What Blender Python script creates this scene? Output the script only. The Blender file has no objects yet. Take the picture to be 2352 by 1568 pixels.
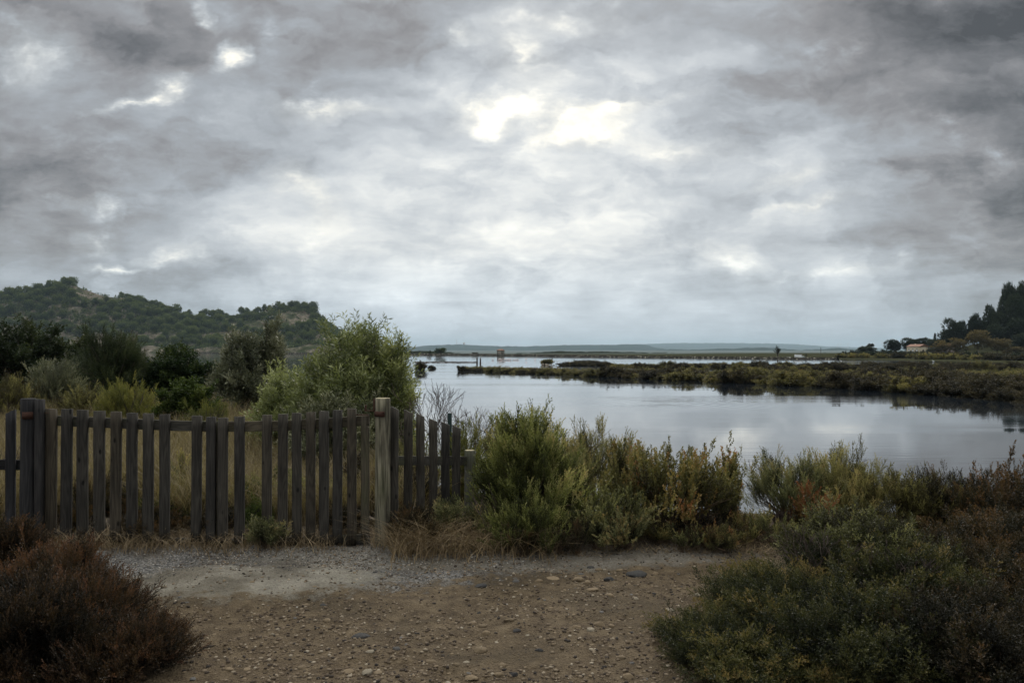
import bpy, math, random
import numpy as np
from mathutils import Vector

S = bpy.context.scene
COL = S.collection
R_ = math.radians

# ------------------------------------------------------------------ camera
F, CX, HY = 1829.0, 1176.0, 804.0          # focal length, centre and horizon of the photograph seen 2352 pixels wide
EYE = 1.65
cam_d = bpy.data.cameras.new('camera')
cam = bpy.data.objects.new('camera', cam_d)
COL.objects.link(cam)
cam.location = (0, 0, EYE)
cam.rotation_euler = (R_(90) + math.atan((HY - 784.0) / F), 0, 0)
cam_d.sensor_width = 36.0
cam_d.lens = F / 2352.0 * 36.0
cam_d.clip_start = 0.05
cam_d.clip_end = 60000
S.camera = cam

# ------------------------------------------------------------------ node helpers
class NT:
    def __init__(s, tree):
        s.t = tree; s.n = tree.nodes; s.l = tree.links
    def new(s, typ, **kw):
        n = s.n.new(typ)
        for k, v in kw.items(): setattr(n, k, v)
        return n
    def put(s, sock, v):
        if isinstance(v, bpy.types.NodeSocket): s.l.new(v, sock)
        elif v is not None:
            if isinstance(v, (tuple, list)) and len(v) == 3 and getattr(sock, 'type', '') == 'RGBA': v = tuple(v) + (1,)
            sock.default_value = v
    def m(s, op, a, b=None, c=None, clamp=False):
        n = s.new('ShaderNodeMath', operation=op, use_clamp=clamp)
        s.put(n.inputs[0], a)
        if b is not None: s.put(n.inputs[1], b)
        if c is not None: s.put(n.inputs[2], c)
        return n.outputs[0]
    def noise(s, vec, scale, detail=4, rough=.5, dist=0.0, col=False, lac=2.0):
        n = s.new('ShaderNodeTexNoise')
        if vec is not None: s.put(n.inputs['Vector'], vec)
        n.inputs['Scale'].default_value = scale; n.inputs['Detail'].default_value = detail
        n.inputs['Roughness'].default_value = rough; n.inputs['Distortion'].default_value = dist
        n.inputs['Lacunarity'].default_value = lac
        return n.outputs['Color' if col else 'Fac']
    def step(s, x, a, b):
        n = s.new('ShaderNodeMapRange', interpolation_type='SMOOTHSTEP')
        s.put(n.inputs[0], x); n.inputs[1].default_value = a; n.inputs[2].default_value = b
        return n.outputs[0]
    def lin(s, x, a, b, c, d, clamp=True):
        n = s.new('ShaderNodeMapRange', clamp=clamp)
        s.put(n.inputs[0], x)
        for i, v in enumerate((a, b, c, d)): n.inputs[i + 1].default_value = v
        return n.outputs[0]
    def mix(s, f, a, b, mode='MIX'):
        n = s.new('ShaderNodeMix', data_type='RGBA', blend_type=mode)
        s.put(n.inputs[0], f); s.put(n.inputs[6], a); s.put(n.inputs[7], b)
        return n.outputs[2]
    def ramp(s, f, stops):
        n = s.new('ShaderNodeValToRGB'); s.put(n.inputs[0], f)
        e = n.color_ramp.elements
        while len(e) < len(stops): e.new(.5)
        for q, (p, c) in zip(e, stops): q.position = p; q.color = tuple(c) + (1,)
        return n.outputs[0]
    def mapping(s, vec, loc=(0, 0, 0), rot=(0, 0, 0), sc=(1, 1, 1), typ='POINT'):
        n = s.new('ShaderNodeMapping', vector_type=typ)
        s.put(n.inputs[0], vec); n.inputs[1].default_value = loc; n.inputs[2].default_value = rot; n.inputs[3].default_value = sc
        return n.outputs[0]
    def xyz(s, x, y, z=0.0):
        n = s.new('ShaderNodeCombineXYZ'); s.put(n.inputs[0], x); s.put(n.inputs[1], y); s.put(n.inputs[2], z)
        return n.outputs[0]

# ------------------------------------------------------------------ sky: overcast cloud deck over a Nishita sky
SUN_EL, SUN_AZ = R_(33), R_(6)             # azimuth measured from straight ahead (+Y) towards +X
world = bpy.data.worlds.new('World'); S.world = world
world.use_nodes = True
w = NT(world.node_tree); w.n.clear()
tc = w.new('ShaderNodeTexCoord')
sep = w.new('ShaderNodeSeparateXYZ'); w.put(sep.inputs[0], tc.outputs['Generated'])
dx, dy, dz = sep.outputs
zc = w.m('MAXIMUM', dz, 0.0)
den = w.m('ADD', zc, 0.13)
P = w.xyz(w.m('DIVIDE', dx, den), w.m('DIVIDE', dy, den), w.m('MULTIPLY', zc, 1.5))     # the deck seen in perspective
yc = w.m('MAXIMUM', dy, 0.12)
u = w.m('DIVIDE', dx, yc); v = w.m('DIVIDE', zc, yc)
front = w.step(dy, 0.15, 0.6)
Q0 = w.xyz(u, v, 0)
wob = w.noise(w.mapping(Q0, sc=(1, 1.6, 1)), 7.0, 5, .6, col=True)
wv = w.new('ShaderNodeVectorMath', operation='SUBTRACT'); w.put(wv.inputs[0], wob); wv.inputs[1].default_value = (.5, .5, .5)
ws = w.new('ShaderNodeVectorMath', operation='MULTIPLY'); w.put(ws.inputs[0], wv.outputs[0]); ws.inputs[1].default_value = (.16, .09, 0)
wa = w.new('ShaderNodeVectorMath', operation='ADD'); w.put(wa.inputs[0], Q0); w.put(wa.inputs[1], ws.outputs[0])
Q = wa.outputs[0]
def blob(px, py, rx, ry, rot=0.0, src=None):
    g = w.new('ShaderNodeTexGradient', gradient_type='SPHERICAL')
    w.put(g.inputs[0], w.mapping(src or Q, loc=((px - CX) / F, (HY - py) / F, 0), rot=(0, 0, R_(rot)), sc=(rx / F, ry / F, 1), typ='TEXTURE'))
    return g.outputs[1]
def addup(items):
    acc = None
    for a, b in items:
        t = w.m('MULTIPLY', b, a)
        acc = t if acc is None else w.m('ADD', acc, t)
    return acc
n_big = w.noise(P, 0.8, 2, .5)
n_mid = w.noise(P, 2.4, 8, .65, .3)
n_fine = w.noise(w.mapping(Q0, sc=(1, 1.5, 1)), 17.0, 5, .6)
Qs = w.mapping(Q, sc=(1, 1.7, 1))
bil_a = w.noise(Qs, 3.6, 6, .55)
bil_b = w.noise(w.mapping(Qs, loc=(-.015, .05, 0)), 3.6, 5, .52)
relief = w.m('SUBTRACT', bil_a, bil_b)
streak = w.noise(w.mapping(Q, sc=(1, 6, 1)), 3.2, 4, .55)
# broad light and dark areas of the deck, lens falloff painted into the top corners
macro = addup([
    (.46, blob(1250, 480, 1300, 640)), (.22, blob(1350, 290, 660, 300)), (-.09, blob(0, 0, 420, 200)), (-.05, blob(2352, 0, 500, 300)), (.10, blob(900, 560, 600, 260)),
    (-.18, blob(2330, 190, 620, 480)), (-.06, blob(2300, 420, 420, 260)), (-.13, blob(880, 110, 380, 200)), (-.02, blob(350, 90, 360, 130)),
    (-.10, blob(200, 480, 420, 330)), (-.12, blob(1800, 110, 480, 200, -6)), (-.08, blob(1250, 470, 260, 45)),
    (-.10, blob(400, 622, 420, 40, 4)), (-.08, blob(1240, 395, 160, 50, 10)), (-.07, blob(2150, 560, 420, 80)),
    (.16, blob(70, 120, 220, 130, -30)), (.16, blob(1150, 700, 1500, 300))])
gapsum = addup([
    (.85, blob(522, 132, 70, 52)), (.8, blob(385, 195, 80, 46, 40)), (.75, blob(300, 240, 130, 24, 12)), (.85, blob(760, 240, 175, 30, -4)), (.55, blob(465, 40, 50, 26, -40)), (.5, blob(330, 12, 60, 26)),
    (.85, blob(1140, 255, 170, 46, 4)), (1.0, blob(1340, 285, 170, 48, 12)), (.75, blob(1190, 140, 130, 80, -30)), (.6, blob(1050, 80, 60, 44)), (.55, blob(1420, 240, 260, 26, 10)), (.5, blob(1280, 40, 200, 60)),
    (.75, blob(665, 405, 85, 60, -30)), (.8, blob(260, 610, 110, 14)), (.6, blob(400, 588, 110, 34)), (.6, blob(200, 550, 90, 45)),
    (.38, blob(1690, 600, 140, 60, -20)), (.55, blob(1860, 475, 170, 20, 3)), (.40, blob(1960, 630, 280, 20, 5)), (.5, blob(210, 470, 80, 40)),
    (.65, blob(60, 110, 130, 110, -20)), (.5, blob(1560, 330, 220, 40, -8)), (.45, blob(740, 480, 60, 90, 40)), (.5, blob(1820, 410, 160, 30, 10))])
n_mass = w.noise(w.mapping(Q, sc=(1, 1.9, 1), loc=(3.1, .7, 0)), 4.3, 7, .60)
mass = w.step(n_mass, .44, .60)
rim = w.m('MULTIPLY', w.m('MULTIPLY', mass, w.m('SUBTRACT', 1.0, mass)), .16)
rag = w.m('ADD', w.m('MULTIPLY', w.m('SUBTRACT', n_fine, .5), 1.7), w.m('MULTIPLY', w.m('SUBTRACT', bil_a, .5), 1.5))
gsum = w.m('ADD', gapsum, rag)
gap = w.m('MULTIPLY', w.step(gsum, -.05, 1.6), front)
glow = w.m('MULTIPLY', w.m('MINIMUM', gapsum, 1.0), front)
base = w.m('ADD', .275, w.m('MULTIPLY', macro, front))
base = w.m('ADD', base, w.m('MULTIPLY', glow, .16))
detail = w.m('ADD', w.m('MULTIPLY', w.m('SUBTRACT', n_mid, .5), .46), w.m('MULTIPLY', w.m('SUBTRACT', n_big, .5), .40))
detail = w.m('ADD', detail, w.m('MULTIPLY', relief, 1.15))
detail = w.m('ADD', detail, w.m('MULTIPLY', w.m('SUBTRACT', streak, .5), .20))
detail = w.m('MULTIPLY', detail, w.lin(v, 0, .09, .30, 1.0))
base = w.m('ADD', base, w.m('MULTIPLY', w.step(dz, .42, .85), 1.15))     # brightest overhead
base = w.m('ADD', base, w.m('MULTIPLY', w.m('SUBTRACT', 1.0, front), .21))
base = w.m('MULTIPLY', base, w.m('SUBTRACT', 1.05, w.m('MULTIPLY', mass, .15)))
base = w.m('ADD', base, w.m('ADD', rim, w.m('MULTIPLY', w.m('POWER', gap, 1.5), w.m('ADD', .25, w.m('MULTIPLY', n_fine, 1.25)))))
lum = w.m('MAXIMUM', w.m('ADD', base, w.m('MULTIPLY', detail, w.m('ADD', base, .45))), .07)
tint = w.ramp(lum, [(0.0, (.93, .98, 1.06)), (.28, (.985, .985, 1.02)), (.42, (.92, .985, 1.06)), (.60, (.93, .99, 1.045)), (1.0, (1.0, 1.0, .95))])
haze_t = w.mix(w.lin(v, .13, .0, 0, 1), tint, (.86, .99, 1.12))
lc = w.new('ShaderNodeCombineColor')
for i in range(3): w.put(lc.inputs[i], lum)
cloud = w.mix(1.0, lc.outputs[0], haze_t, 'MULTIPLY')
cloud = w.mix(w.m('MULTIPLY', w.step(gap, .35, 1.15), .6), cloud, (1.02, 1.01, .95))
cloud = w.mix(w.m('MULTIPLY', w.m('MULTIPLY', glow, .5), w.step(v, .0, .12)), cloud, w.mix(1.0, cloud, (1.10, 1.03, .90), 'MULTIPLY'))
sky = w.new('ShaderNodeTexSky', sky_type='NISHITA', sun_disc=False, sun_elevation=SUN_EL, sun_rotation=SUN_AZ)
up = w.mix(1.0, cloud, (10, 10, 10), 'MULTIPLY')
col = w.mix(.97, sky.outputs[0], up)
bg = w.new('ShaderNodeBackground'); w.put(bg.inputs[0], col); bg.inputs[1].default_value = .10
out = w.new('ShaderNodeOutputWorld'); w.l.new(bg.outputs[0], out.inputs[0])
world.cycles.sampling_method = 'MANUAL'; world.cycles.sample_map_resolution = 512

sun_d = bpy.data.lights.new('sun', 'SUN'); sun = bpy.data.objects.new('sun', sun_d); COL.objects.link(sun)
sun_d.energy = 1.5; sun_d.angle = R_(14); sun_d.color = (1, .95, .87)
sv = Vector((math.sin(SUN_AZ) * math.cos(SUN_EL), math.cos(SUN_AZ) * math.cos(SUN_EL), math.sin(SUN_EL)))
sun.rotation_euler = sv.to_track_quat('Z', 'Y').to_euler()

S.view_settings.view_transform = 'Standard'; S.view_settings.look = 'None'
S.view_settings.exposure = 0.0; S.view_settings.gamma = 1.0; S.view_settings.use_curve_mapping = False
S.render.engine = 'CYCLES'
S.cycles.use_denoising = True
S.cycles.max_bounces = 5; S.cycles.diffuse_bounces = 2; S.cycles.glossy_bounces = 3; S.cycles.transmission_bounces = 2
S.cycles.volume_bounces = 0; S.cycles.transparent_max_bounces = 4
S.cycles.caustics_reflective = False; S.cycles.caustics_refractive = False
#@@REST
# ------------------------------------------------------------------ small helpers
def X(px, Y): return (px - CX) / F * Y                       # sideways place of a point seen at px (2352 wide) and Y metres away
def Z(py, Y): return EYE - (py - HY) / F * Y
WATER = -2.35
def DW(py): return (EYE - WATER) * F / (py - HY)             # distance of a waterline seen at py

def tag(o, label=None, cat=None, group=None, kind=None):
    if label: o['label'] = label
    if cat: o['category'] = cat
    if group: o['group'] = group
    if kind: o['kind'] = kind
    return o
def empty(name, loc, rz=0.0, **kw):
    o = bpy.data.objects.new(name, None); COL.objects.link(o)
    o.location = loc; o.rotation_euler = (0, 0, rz); o.empty_display_size = .2
    return tag(o, **kw)
def quads_mesh(name, V, Q, mat, tint=None, smooth=False):
    V = np.asarray(V, np.float32).reshape(-1, 3); Q = np.asarray(Q, np.int32)
    k = Q.shape[1]
    me = bpy.data.meshes.new(name)
    me.vertices.add(len(V)); me.vertices.foreach_set('co', V.ravel())
    me.loops.add(Q.size); me.loops.foreach_set('vertex_index', Q.ravel())
    me.polygons.add(len(Q)); me.polygons.foreach_set('loop_start', np.arange(0, Q.size, k, dtype=np.int32))
    me.polygons.foreach_set('loop_total', np.full(len(Q), k, np.int32))
    if smooth: me.polygons.foreach_set('use_smooth', np.ones(len(Q), bool))
    if tint is not None:
        at = me.attributes.new('tint', 'FLOAT', 'POINT'); at.data.foreach_set('value', np.asarray(tint, np.float32))
    me.update(calc_edges=True)
    if mat: me.materials.append(mat)
    return me
def put(name, me, parent=None, loc=None, rz=None, sc=None):
    o = bpy.data.objects.new(name, me); COL.objects.link(o)
    if parent is not None: o.parent = parent
    if loc is not None: o.location = loc
    if rz is not None: o.rotation_euler = (0, 0, rz)
    if sc is not None: o.scale = sc if hasattr(sc, '__len__') else (sc, sc, sc)
    return o
def join(parts):
    V, Q, T, n = [], [], [], 0
    for p in parts:
        V.append(p[0]); Q.append(p[1] + n); n += len(p[0])
        T.append(p[2] if len(p) > 2 else np.zeros(len(p[0])))
    return np.concatenate(V), np.concatenate(Q), np.concatenate(T)
def box(x0, x1, y0, y1, z0, z1):
    V = np.array([[x, y, z] for z in (z0, z1) for y in (y0, y1) for x in (x0, x1)], float)
    Q = np.array([[0, 2, 3, 1], [4, 5, 7, 6], [0, 1, 5, 4], [2, 6, 7, 3], [0, 4, 6, 2], [1, 3, 7, 5]])
    return V, Q
def unit(a):
    return a / np.maximum(np.linalg.norm(a, axis=-1, keepdims=True), 1e-9)
def tubes(Pt, Rad, sides=4, tint=0.5):
    """K polylines of M points (K,M,3) with radii (K,M)"""
    K, M, _ = Pt.shape
    T = np.gradient(Pt, axis=1); T = unit(T)
    ref = np.where(np.abs(T[:, :1, 2:3]) < .8, np.array([0, 0, 1.]), np.array([1., 0, 0]))
    A = unit(np.cross(T, np.broadcast_to(ref, T.shape))); B = np.cross(T, A)
    an = np.arange(sides) * 2 * np.pi / sides
    V = Pt[:, :, None] + Rad[:, :, None, None] * (A[:, :, None] * np.cos(an)[:, None] + B[:, :, None] * np.sin(an)[:, None])
    idx = np.arange(K * M * sides).reshape(K, M, sides)
    a = idx[:, :-1]; b = idx[:, 1:]
    Q = np.stack([a, np.roll(a, -1, 2), np.roll(b, -1, 2), b], -1).reshape(-1, 4)
    t = np.broadcast_to(np.asarray(tint, float).reshape(-1, 1) if np.ndim(tint) else np.full((K, 1), tint), (K, M * sides)).reshape(-1)
    return V.reshape(-1, 3), Q, t
# value noise
_rs = np.random.RandomState(5); _G = _rs.rand(256, 256)
def vnoise(x, y):
    x = np.asarray(x, float); y = np.asarray(y, float)
    i = np.floor(x).astype(int); j = np.floor(y).astype(int); fx = x - i; fy = y - j
    fx = fx * fx * (3 - 2 * fx); fy = fy * fy * (3 - 2 * fy)
    g = lambda a, b: _G[a & 255, b & 255]
    return (g(i, j) * (1 - fx) + g(i + 1, j) * fx) * (1 - fy) + (g(i, j + 1) * (1 - fx) + g(i + 1, j + 1) * fx) * fy - .5
def fbm(x, y, o=4, g=.5):
    s = 0; a = 1
    for k in range(o): s = s + a * vnoise(x * 2 ** k + 17.3 * k, y * 2 ** k + 9.1 * k); a *= g
    return s
def sm(t): t = np.clip(t, 0, 1); return t * t * (3 - 2 * t)

# ------------------------------------------------------------------ materials
MATS = {}
def new_mat(name):
    m = bpy.data.materials.new(name); m.use_nodes = True
    t = NT(m.node_tree); t.n.clear()
    o = t.new('ShaderNodeOutputMaterial'); MATS[name] = m
    return m, t, o
def pbsdf(t, o, col, rough=.8, bump=None, bstr=.3, bdist=.01, spec=.3, **kw):
    b = t.new('ShaderNodeBsdfPrincipled')
    t.put(b.inputs['Base Color'], col); t.put(b.inputs['Roughness'], rough); t.put(b.inputs['Specular IOR Level'], spec)
    if bump is not None:
        bn = t.new('ShaderNodeBump'); bn.inputs['Strength'].default_value = bstr; bn.inputs['Distance'].default_value = bdist
        t.put(bn.inputs['Height'], bump); t.l.new(bn.outputs[0], b.inputs['Normal'])
    for k, x in kw.items(): t.put(b.inputs[k.replace('_', ' ')], x)
    t.l.new(b.outputs[0], o.inputs[0])
    return b
def leaf_mat(name, stops, trans=.32, rough=.55, spec=.25, clump=1.2, var=.35):
    """leaf colour varies from spray to spray (attribute tint) and in clumps"""
    m, t, o = new_mat(name)
    at = t.new('ShaderNodeAttribute', attribute_name='tint')
    tcn = t.new('ShaderNodeTexCoord')
    n = t.noise(tcn.outputs['Object'], clump, 2, .5)
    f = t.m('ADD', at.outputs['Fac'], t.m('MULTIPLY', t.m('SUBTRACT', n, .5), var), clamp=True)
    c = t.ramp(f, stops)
    oi = t.new('ShaderNodeObjectInfo')
    c = t.mix(1.0, c, t.ramp(oi.outputs['Random'], [(0, (.82, .84, .86)), (1, (1.15, 1.12, 1.0))]), 'MULTIPLY')
    b = t.new('ShaderNodeBsdfPrincipled'); t.put(b.inputs['Base Color'], c); b.inputs['Roughness'].default_value = rough
    b.inputs['Specular IOR Level'].default_value = spec
    tr = t.new('ShaderNodeBsdfTranslucent'); t.put(tr.inputs[0], t.mix(1.0, c, (1.2, 1.25, .7), 'MULTIPLY'))
    mx = t.new('ShaderNodeMixShader'); mx.inputs[0].default_value = trans
    t.l.new(b.outputs[0], mx.inputs[1]); t.l.new(tr.outputs[0], mx.inputs[2]); t.l.new(mx.outputs[0], o.inputs[0])
    return m
L = {}
L['green'] = leaf_mat('green_shrub_leaves', [(0, (.022, .024, .012)), (.35, (.080, .092, .032)), (.65, (.22, .235, .085)), (.9, (.40, .37, .17)), (1, (.36, .27, .15))])
L['olivetan'] = leaf_mat('olive_tan_shrub_leaves', [(0, (.045, .040, .020)), (.4, (.16, .15, .065)), (.7, (.34, .30, .14)), (1, (.42, .31, .17))])
L['rusty'] = leaf_mat('rusty_green_shrub_leaves', [(0, (.035, .030, .017)), (.35, (.125, .12, .048)), (.6, (.25, .21, .085)), (.82, (.30, .19, .08)), (1, (.28, .115, .055))])
L['greygreen'] = leaf_mat('grey_green_shrub_leaves', [(0, (.025, .024, .015)), (.4, (.095, .10, .048)), (.7, (.25, .245, .12)), (1, (.34, .25, .12))])
L['darkgreen'] = leaf_mat('corner_darkened_green_leaves', [(0, (.006, .008, .005)), (.45, (.026, .031, .013)), (.8, (.095, .092, .036)), (1, (.19, .14, .06))])  # lens falloff of the lower right corner painted into these greens
L['darkbrown'] = leaf_mat('dark_brown_shrub_leaves', [(0, (.008, .008, .006)), (.4, (.022, .020, .012)), (.75, (.070, .048, .026)), (1, (.13, .07, .034))])  # brown leaves, darkened further to paint in corner falloff
L['red'] = leaf_mat('reddish_shrub_leaves', [(0, (.006, .006, .005)), (.4, (.022, .016, .011)), (.75, (.062, .038, .024)), (1, (.115, .055, .033))])  # reddish leaves with the lower left corner's falloff put into the colour
L['olive'] = leaf_mat('olive_tree_leaves', [(0, (.060, .075, .030)), (.5, (.18, .205, .08)), (1, (.38, .40, .19))], trans=.30, rough=.42, spec=.5)
L['oliveshade'] = leaf_mat('silvery_and_shaded_olive_leaves', [(0, (.040, .046, .026)), (.5, (.11, .12, .065)), (1, (.24, .24, .15))], trans=.1, rough=.45, spec=.45)
L['oak'] = leaf_mat('evergreen_tree_leaves', [(0, (.010, .020, .009)), (.5, (.024, .042, .014)), (1, (.055, .075, .022))])
L['tamarisk'] = leaf_mat('dark_tamarisk_leaves', [(0, (.018, .026, .014)), (.5, (.034, .048, .024)), (1, (.062, .072, .034))])
L['yellow'] = leaf_mat('yellow_broom_leaves', [(0, (.06, .065, .02)), (.5, (.17, .17, .045)), (1, (.27, .24, .07))])
L['bright'] = leaf_mat('bright_green_leaves', [(0, (.022, .036, .010)), (.5, (.05, .075, .018)), (1, (.10, .12, .03))])
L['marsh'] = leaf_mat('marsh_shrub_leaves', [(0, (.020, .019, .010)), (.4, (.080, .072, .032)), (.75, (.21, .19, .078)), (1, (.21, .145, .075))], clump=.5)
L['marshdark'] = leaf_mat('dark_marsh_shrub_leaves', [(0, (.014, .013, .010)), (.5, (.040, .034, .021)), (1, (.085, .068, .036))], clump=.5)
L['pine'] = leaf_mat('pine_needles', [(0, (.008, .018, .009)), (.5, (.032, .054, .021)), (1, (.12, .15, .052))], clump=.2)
L['pinedark'] = leaf_mat('shaded_pine_needles', [(0, (.007, .012, .009)), (.5, (.013, .022, .014)), (1, (.025, .037, .018))], clump=.2)  # darker copy of the pine greens, shade put into the colour
L['plane'] = leaf_mat('autumn_plane_tree_leaves', [(0, (.018, .015, .008)), (.5, (.075, .058, .024)), (1, (.17, .125, .05))], clump=.3)
L['drygrass'] = leaf_mat('dry_grass_blades', [(0, (.10, .075, .042)), (.5, (.21, .165, .10)), (1, (.34, .28, .18))], trans=.3)
L['weeds'] = leaf_mat('dry_weed_stalks', [(0, (.08, .055, .03)), (.5, (.22, .16, .095)), (1, (.38, .29, .18))], trans=.1)

def bark(name, c0, c1, sc=30):
    m, t, o = new_mat(name)
    tcn = t.new('ShaderNodeTexCoord')
    n = t.noise(t.mapping(tcn.outputs['Object'], sc=(1, 1, .25)), sc, 3, .6)
    pbsdf(t, o, t.mix(n, c0, c1), .9, n, .5, .005)
    return m
L['bark'] = bark('grey_bark', (.03, .025, .02), (.12, .10, .08))
L['twig'] = bark('dry_brown_twigs', (.04, .028, .019), (.19, .135, .09))
L['deadwood'] = bark('dead_branch_wood', (.03, .022, .020), (.10, .075, .065))

def wood_mat(name, dark, lightc, grain=1.0, moss=0.0, contrast=1.0):
    m, t, o = new_mat(name)
    tcn = t.new('ShaderNodeTexCoord'); oi = t.new('ShaderNodeObjectInfo')
    off = t.new('ShaderNodeVectorMath', operation='ADD'); t.put(off.inputs[0], tcn.outputs['Object'])
    t.put(off.inputs[1], t.xyz(t.m('MULTIPLY', oi.outputs['Random'], 37.0), t.m('MULTIPLY', oi.outputs['Random'], 11.0), t.m('MULTIPLY', oi.outputs['Random'], 53.0)))
    p = off.outputs[0]
    warp = t.noise(t.mapping(p, sc=(9, 9, .75)), 1.3, 2, .45)
    ring = t.m('SINE', t.m('MULTIPLY', warp, 80.0 * grain))                       # cathedral grain
    fib = t.noise(t.mapping(p, sc=(130, 130, 3.2)), 1.0, 4, .65)
    fine = t.noise(t.mapping(p, sc=(420, 420, 14)), 1.0, 2, .6)
    kn = t.new('ShaderNodeTexVoronoi', feature='F1'); t.put(kn.inputs['Vector'], t.mapping(p, sc=(9, 9, 4.2))); kn.inputs['Scale'].default_value = 1.0
    knot = t.m('SUBTRACT', 1.0, t.step(kn.outputs['Distance'], .05, .13))
    blot = t.noise(t.mapping(p, sc=(7, 7, 2.0)), 1.0, 4, .6)
    f = t.m('ADD', t.m('MULTIPLY', t.m('ADD', t.m('MULTIPLY', ring, .5), .5), .24), t.m('MULTIPLY', fib, .68))
    f = t.m('ADD', f, t.m('MULTIPLY', fine, .22))
    f = t.m('SUBTRACT', f, t.m('MULTIPLY', knot, .45))
    f = t.m('MULTIPLY', f, t.lin(blot, .3, .7, .55, 1.15))
    f = t.m('ADD', t.m('MULTIPLY', t.m('SUBTRACT', f, .5), contrast), .5, clamp=True)
    c = t.ramp(f, [(.12, dark), (.85, lightc)])
    c = t.mix(1.0, c, t.ramp(oi.outputs['Random'], [(0, (.78, .80, .86)), (.5, (1, 1, 1)), (1, (1.15, 1.06, .92))]), 'MULTIPLY')
    if moss:
        mo = t.m('MULTIPLY', t.step(t.noise(t.mapping(p, sc=(6, 6, 1.5)), 1.0, 5, .65), .47, .68), moss)
        c = t.mix(mo, c, (.075, .085, .035))
    pbsdf(t, o, c, .88, f, .55, .004, .2)
    return m
W_pick = wood_mat('weathered_picket_wood', (.0065, .006, .0055), (.074, .067, .056))
W_rail = wood_mat('weathered_rail_wood', (.018, .017, .014), (.10, .092, .075), moss=.5)
W_post = wood_mat('pale_post_wood', (.028, .027, .022), (.25, .245, .20), grain=.45, moss=.45, contrast=1.6)
W_dark = wood_mat('dark_post_wood', (.006, .006, .008), (.045, .045, .047), grain=.6)
W_short = wood_mat('grey_short_post_wood', (.035, .034, .028), (.19, .185, .15), grain=.7, moss=.4)
W_end = bark('cut_end_grain', (.20, .17, .10), (.46, .41, .27), 40)
def plain(name, col, rough=.6, metal=0.0, n=.25, sc=20):
    m, t, o = new_mat(name)
    tcn = t.new('ShaderNodeTexCoord')
    c = t.mix(t.noise(tcn.outputs['Object'], sc, 4, .6), tuple(x * (1 - n) for x in col), tuple(x * (1 + n) for x in col))
    pbsdf(t, o, c, rough, Metallic=metal)
    return m
RUST = plain('rusty_iron', (.055, .026, .018), .85, .2, .6, 60)
DARKMETAL = plain('dark_green_metal', (.012, .03, .028), .5)

# ------------------------------------------------------------------ ground: one sheet
_sx = np.array([-200, -80, -30, -15, -6, -3.2, -1.8, -.7, .3, 3, 8, 20, 60, 200.])
_sy = np.array([60, 55, 50, 40, 30, 21, 15.5, 13.6, 12.8, 12.4, 12.0, 11.4, 10, 10.])
def shore(x): return np.interp(x, _sx, _sy) + .35 * vnoise(x * .9, x * 0 + 3.3)
# edge of the far embankment, seen from the left end to the house shore
LEV = np.array([(-200, 760), (-75, 579), (-8, 515), (40, 424), (91, 353), (120, 322), (130, 316)], float)
def far_land(x, y):
    ly = np.where(x < -200, np.interp(x, [-3000, -200], [4000, 760]), np.interp(x, LEV[:, 0], LEV[:, 1]))
    xr = np.interp(y, [60, 192, 241, 271, 318], [150, 139, 141, 140, 131])
    return np.maximum(y - ly, x - xr)
def headland(x, y):
    return 21 * np.exp(-((x - 320) / 52) ** 2 - ((y - 425) / 70) ** 2) + .7 * sm((x - 150) / 60) * sm((y - 230) / 120)
def ground_h(x, y):
    x = np.asarray(x, float); y = np.asarray(y, float)
    s = y - shore(x)
    near = 1 - sm((s + 4.6) / 6.0)
    h = -3.0 + 3.0 * near
    h = h + near * (.05 * fbm(x * .7, y * .7, 3) + .034 * fbm(x * 2.9, y * 2.9, 4) + .022 * np.abs(fbm(x * 9, y * 9, 4)))
    # shallow washed-out edge of the pale crust in front of the gate
    h = h * (1 - .7 * np.exp(-((y - 6.76) / .16) ** 2) * (x < -.9) * near * (s < -3))
    e = ((x + 1.9) / 1.05) ** 2 + ((y - 5.68) / .47) ** 2 + .9 * fbm(x * 2.5, y * 2.5, 4)
    h = h + .022 * sm((1.15 - e) / .35) * near
    # low rise under the bushes at the water side of the path
    h = h + .09 * np.exp(-((x - .95) / 1.1) ** 2 - ((y - 7.0) / .45) ** 2)
    fl = far_land(x, y)
    h = np.where(s > 3, -3.0 + 1.35 * sm((fl + 4) / 14) + .25 * sm(fl / 60) * fbm(x * .03, y * .03, 3) + np.where(fl > 0, headland(x, y) * sm(fl / 20), 0), h)
    return h
def axis(parts):
    out = []
    for a, b, st in parts: out.append(np.arange(a, b, st))
    return np.unique(np.round(np.concatenate(out), 4))
gx = axis([(-16000, -600, 1100), (-600, -160, 40), (-160, -30, 6), (-30, -8, .8), (-8, -4.2, .16), (-4.2, 4.2, .028), (4.2, 9, .16), (9, 30, .8), (30, 420, 6), (420, 700, 40), (700, 16100, 1100)])
gy = axis([(-60, -2, 4), (-2, 2.4, .25), (2.4, 8.2, .03), (8.2, 16, .14), (16, 60, .8), (60, 160, 8), (160, 660, 6), (660, 1000, 30), (1000, 25001, 1000)])
GX, GY = np.meshgrid(gx, gy)
def grid_mesh(name, GX, GY, H, mat):
    n, m = GX.shape
    idx = np.arange(n * m).reshape(n, m)
    Q = np.stack([idx[:-1, :-1], idx[:-1, 1:], idx[1:, 1:], idx[1:, :-1]], -1).reshape(-1, 4)
    return quads_mesh(name, np.stack([GX, GY, H], -1).reshape(-1, 3), Q, mat, smooth=True)
def crust_zone(x, y): return ((x + 1.9) / 1.0) ** 2 + ((y - 5.68) / .44) ** 2
m, t, o = new_mat('dirt_and_gravel_ground')
tcn = t.new('ShaderNodeTexCoord'); p = tcn.outputs['Object']
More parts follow.
